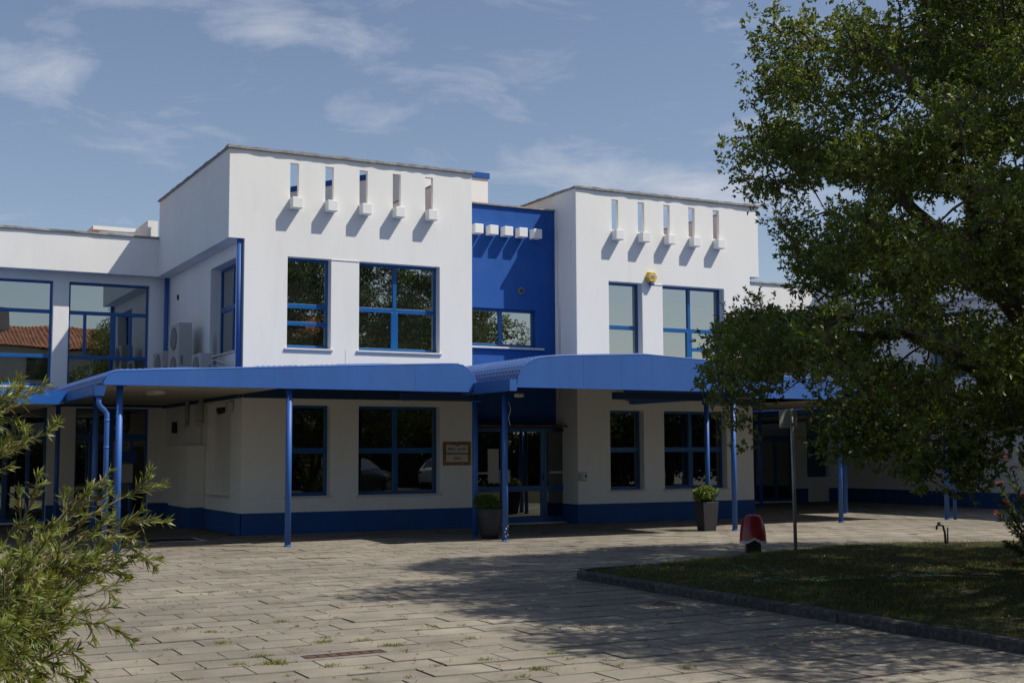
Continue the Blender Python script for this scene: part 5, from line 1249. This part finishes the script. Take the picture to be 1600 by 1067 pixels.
# ------------------------------------------------------------------ weeds and fallen leaves on the paving
def weeds():
    spots = [(332, 925, 1), (402, 923, .7), (382, 925, .5), (370, 926, .5), (440, 971, .9), (463, 978, .4), (328, 988, 1.1), (275, 982, .6), (300, 981, .5), (387, 994, .5), (345, 1005, 1.2), (408, 1025, 1.1), (428, 1036, 1.6), (372, 1038, 1.0), (440, 1037, .8), (510, 997, .9), (508, 1003, 1.3), (565, 1000, .8), (591, 986, .6), (610, 1009, 1.5), (628, 1017, .7), (571, 1044, .7), (518, 1040, .9), (525, 965, .5), (626, 964, .8), (530, 946, .4), (528, 929, .5), (680, 979, .8), (722, 977, .5), (757, 971, .5), (735, 997, .8), (810, 1000, .5), (865, 1021, 1), (760, 1031, 1), (843, 1046, 1.3), (682, 1040, .6), (1075, 1044, 1), (945, 1037, .4), (788, 845, .5), (870, 846, .4), (765, 845, .5), (240, 942, .5), (262, 941, .4), (310, 1044, .5), (262, 1015, .5), (610, 948, .5), (580, 952, .4), (650, 985, .5), (700, 1035, .5), (560, 1062, .8), (300, 1062, .8), (890, 1030, .5), (968, 1040, .6), (815, 1058, .7), (640, 1058, .5), (450, 1055, .5), (525, 1060, .4)]
    P = []; H = []; TT = []
    r = np.random.default_rng(3)
    for x, y, s in spots:
        c = gnd(x, y); n = int(70*s*s+16); sp = 0.020*s+.010
        a = r.normal(0, 1, (n, 2))*np.array([sp*1.4, sp*0.9]); P.append(np.stack([c.x+a[:, 0], c.y+a[:, 1], np.full(n, .0)], 1)); H.append(r.uniform(.010, .034, n)*(0.5+.6*s)); TT.append(np.clip(r.uniform(0, 1, n), 0, 1))
    # thin growth along some joints and a fringe of the lawn edge
    for k in range(520):
        j = r.integers(0, 20); yj = Y_0+(int(j)+1+int((9-Y_0)/SY))*SY; x0 = r.uniform(1.5, 8.3); n = int(r.integers(3, 9)); 
        if r.uniform() < 0.6: continue
        P.append(np.stack([x0+r.uniform(-.06, .06, n), yj+r.normal(0, .006, n), np.full(n, -.005)], 1)); H.append(r.uniform(.008, .022, n)); TT.append(r.uniform(0.2, 1, n))
    xs_ = r.uniform(8.9, 19, 9000); P.append(np.stack([xs_, np.array([lawn_back(v) for v in xs_])+np.abs(r.normal(0, .12, 9000))-0.03, np.full(9000, 0.0)], 1)); H.append(r.uniform(.015, .07, 9000)*np.where(r.uniform(0, 1, 9000) < .06, 2.2, 1)); TT.append(r.uniform(0, 1, 9000))
    P = np.concatenate(P); H = np.concatenate(H); TT = np.concatenate(TT); n = len(P)
    a = r.uniform(0, 2*np.pi, n); ln = r.uniform(.2, 1.3, n); D = np.stack([np.cos(a)*ln, np.sin(a)*ln, np.ones(n)], 1); D /= np.linalg.norm(D, axis=1, keepdims=True)
    S = np.stack([np.cos(a+1.57), np.sin(a+1.57), np.zeros(n)], 1)*r.uniform(.002, .0045, n)[:, None]
    V = np.stack([P-S, P+S, P+D*H[:, None]], 1).reshape(-1, 3); i = np.arange(n)*3
    npmesh('weeds', V, np.stack([i, i+1, i+2], 1), 3, weedm, None, tint=TT, label='small tufts of grass and weeds sprouting from the paving joints', cat='weeds', kind='stuff')
    # dry leaves
    n = 1500; x = r.uniform(0.5, 12, n); y = r.uniform(7, 22, n); ok = np.array([not in_lawn(a, b) for a, b in zip(x, y)]); x, y = x[ok], y[ok]; n = len(x)
    P = np.stack([x, y, np.full(n, .008)], 1); a = r.uniform(0, 6.28, n); D = np.stack([np.cos(a), np.sin(a), r.uniform(-.1, .5, n)], 1); Nn = np.stack([r.normal(0, .4, n), r.normal(0, .4, n), np.ones(n)], 1)
    V, Fc, t_ = leaves(P, D, Nn, r.uniform(.012, .055, n), r.uniform(.008, .026, n), tint=r.uniform(0, 1, n)); npmesh('fallen_leaves', V, Fc, 3, dryleaf, None, tint=t_, label='scattered small dry leaves and crumbs lying on the paving', cat='fallen leaves', kind='stuff')
    n = 1500; x = r.uniform(8.8, 19, n); y = r.uniform(5, 16, n); P = np.stack([x, y, lawn_z(x, y)+.02], 1); a = r.uniform(0, 6.28, n); D = np.stack([np.cos(a), np.sin(a), r.uniform(-.1, .5, n)], 1); Nn = np.stack([r.normal(0, .5, n), r.normal(0, .5, n), np.ones(n)], 1)
    V, Fc, t_ = leaves(P, D, Nn, r.uniform(.02, .045, n), r.uniform(.012, .02, n), tint=r.uniform(.4, 1, n)); npmesh('fallen_leaves', V, Fc, 3, dryleaf, None, tint=t_, label='dry oak leaves scattered over the shaded lawn', cat='fallen leaves', kind='stuff')
weeds()

# ------------------------------------------------------------------ what the windows mirror: house, trees, parked cars behind the camera
def simple_tree(x, y, h, rad, seed, label, n=15000):
    T = empty('broadleaf_tree', (x, y, 0), label=label, cat='tree', group='trees beyond the forecourt'); rng = random.Random(seed)
    m_ = MB(); top = Vector((x, y, h*.6)); m_.tube([(x, y, 0), (x+.1, y, h*.3), tuple(top)], [.22, .16, .08], 10)
    for k in range(7):
        a = rng.uniform(0, 6.28); m_.tube([(x+.05, y, h*rng.uniform(.3, .5)), (x+rad*.6*math.cos(a), y+rad*.6*math.sin(a), h*rng.uniform(.55, .85))], [.08, .02], 6)
    m_.build('trunk', barkm, T)
    leafball('crown', (x, y, h*.65), (rad, rad, h*.42), n, .27, .18, farleaf, T, seed, 26, .3, kind='stuff')
def house():
    H = empty('neighbour_house', (8, -20, 0), label='cream house with terracotta tiled roof across from the school, seen only in reflections', cat='house')
    m_ = MB(); m_.box(-6, 26, -28, -17, 0, 8.1); m_.build('wall', cream, H)
    # tiled roof slope facing the school, rows of curved tiles
    y0, y1, z0, z1 = -16.4, -22.0, 8.1, 9.9; nx = 32*5*4; xs_ = np.linspace(-6.6, 26.6, nx); ny = 14
    rows = []
    for j in range(ny):
        for t in (0.0, 0.96):
            q = (j+t)/ny; rows.append((y0+(y1-y0)*q, z0+(z1-z0)*q+(0.05 if t == 0 else 0.0)))
    V = np.empty((len(rows), nx, 3)); w = 0.07*np.abs(np.sin(xs_*np.pi/0.26))
    for i, (yy_, zz_) in enumerate(rows): V[i, :, 0] = xs_; V[i, :, 1] = yy_; V[i, :, 2] = zz_+w
    i, j = np.meshgrid(np.arange(len(rows)-1), np.arange(nx-1), indexing='ij'); a = i*nx+j; Fc = np.stack([a, a+1, a+nx+1, a+nx], -1).reshape(-1, 4)
    col = RNG.uniform(0, 1, (ny*2, nx//5+2)); tt = col[i//2 % (ny*2), j//5]
    npmesh('roof', V.reshape(-1, 3), Fc, 4, terra, H, tint=tt.reshape(-1))
    m_ = MB(); m_.box(-6.6, 26.6, -28.5, -22.0, 8.1, 9.8); m_.build('rear_roof', terra, H, tint=[.5]*6)
    for x in (-2, 8.5, 17.5):
        m_ = MB(); m_.box(x, x+.8, -21.5, -20.7, 8.5, 10.9); m_.build('chimney', cream, H)
    for x in (-4, 0.5, 5, 10, 14.5, 19, 23):
        for z in (1, 3.6, 6.1):
            m_ = MB(); m_.box(x, x+1.4, -16.99, -16.94, z, z+1.4); m_.build('window', glassd, H)
house()
simple_tree(29, -9, 9, 4.2, 21, 'broad dark tree beyond the forecourt, nearest to the tiled house')
simple_tree(38, -3, 6, 3.6, 22, 'low spreading tree beyond the parked cars')
simple_tree(33, 4, 4.2, 3.0, 23, 'short round tree right of the parked cars')
simple_tree(46, 8, 6, 4.0, 24, 'dense tree farthest to the right of the car park')
simple_tree(-3, -9, 12, 4.5, 25, 'tall tree left of the tiled house')
hg = empty('hedge', (28, -1, 0), label='clipped green hedge bordering the car park', cat='hedge')
for k in range(14): leafball('hedge_clump', (8+3.0*k, -6.5+0.95*k, 1.35), (2.4, 1.4, 1.55), 7000, .22, .15, farleaf, hg, 40+k, 14, .3, kind='stuff')
def car(x, y, rz, paint, label):
    e = empty('parked_car', (x, y, 0), rz, label=label, cat='car')
    sec = []   # side profile stations along length: (u, z_low, z_belt, z_roof, half width)
    st_ = [(-2.05, .35, .70, .74, .70), (-1.95, .25, .78, .80, .80), (-1.2, .2, .92, .95, .86), (-.85, .2, .95, 1.02, .87), (-.2, .2, .96, 1.42, .87), (.5, .2, .97, 1.47, .87), (1.3, .2, .98, 1.42, .86), (1.75, .22, 1.0, 1.10, .84), (2.0, .3, .95, .98, .78), (2.05, .4, .8, .82, .7)]
    V = []
    for u, a, b, c, w in st_:
        V += [(u, -w*.95, a), (u, -w, (a+b)/2), (u, -w*.97, b), (u, -w*.74, c-.04), (u, -w*.55, c), (u, w*.55, c), (u, w*.74, c-.04), (u, w*.97, b), (u, w, (a+b)/2), (u, w*.95, a)]
    k = 10; Fs = []
    for i in range(len(st_)-1):
        for j in range(k-1): Fs.append((i*k+j, i*k+j+1, (i+1)*k+j+1, (i+1)*k+j))
    Fs += [tuple(range(k-1, -1, -1)), tuple((len(st_)-1)*k+j for j in range(k))]
    m_ = MB(); m_.add(V, Fs, True); m_.build('body', paint, e, origin=(0, 0, 0))
    for s_ in (-1, 1):
        m_ = MB(); m_.add([(-.75, s_*.852, 1.0), (1.45, s_*.845, 1.02), (1.2, s_*.70, 1.34), (-.2, s_*.70, 1.36)], [(0, 1, 2, 3)]); m_.build('side_window', glassd, e, origin=(0, 0, 0))
        m_ = MB(); m_.box(1.86, 2.04, s_*.72-.1, s_*.72+.1, .82, .94); m_.build('tail_light', redm, e, origin=(0, 0, 0), bevel=.02)
        m_ = MB(); m_.box(-2.02, -1.88, s_*.6-.14, s_*.6+.14, .62, .74); m_.build('headlight', lampm, e, origin=(0, 0, 0), bevel=.02)
        for u in (-1.3, 1.25):
            m_ = MB(); m_.tube([(u, s_*.70, .31), (u, s_*.88, .31)], .31, 22); w = m_.build('wheel', black, e, origin=(0, 0, 0))
            m_ = MB(); m_.tube([(u, s_*.881, .31), (u, s_*.89, .31)], .19, 16); m_.build('rim', steel, w, origin=(0, 0, 0))
    m_ = MB(); m_.add([(1.42, -.58, 1.41), (1.42, .58, 1.41), (1.80, .66, 1.07), (1.80, -.66, 1.07)], [(0, 3, 2, 1)]); m_.build('rear_window', glassd, e, origin=(0, 0, .012))
    m_ = MB(); m_.add([(-.25, -.60, 1.41), (-.25, .60, 1.41), (-.85, .72, 1.05), (-.85, -.72, 1.05)], [(0, 1, 2, 3)]); m_.build('windscreen', glassd, e, origin=(0, 0, .014))
simple_tree(26, -2.5, 5.0, 2.8, 26, 'rounded dark tree directly behind the white hatchback')
simple_tree(31.5, 7.5, 4.6, 2.7, 27, 'bushy low tree at the right end of the car park')
simple_tree(37, 9, 5.4, 3.2, 28, 'yellowish bushy tree beside the right wing')
simple_tree(23.5, -5, 7.5, 3.6, 29, 'tall dark tree between the hedge and the tiled house')
car(18.6, 2.2, math.radians(150), cardark, 'dark hatchback parked right of the lawn, out past the oak')
car(23.4, 1.6, math.radians(135), carwhite, 'white hatchback parked beyond the lawn next to the dark one')
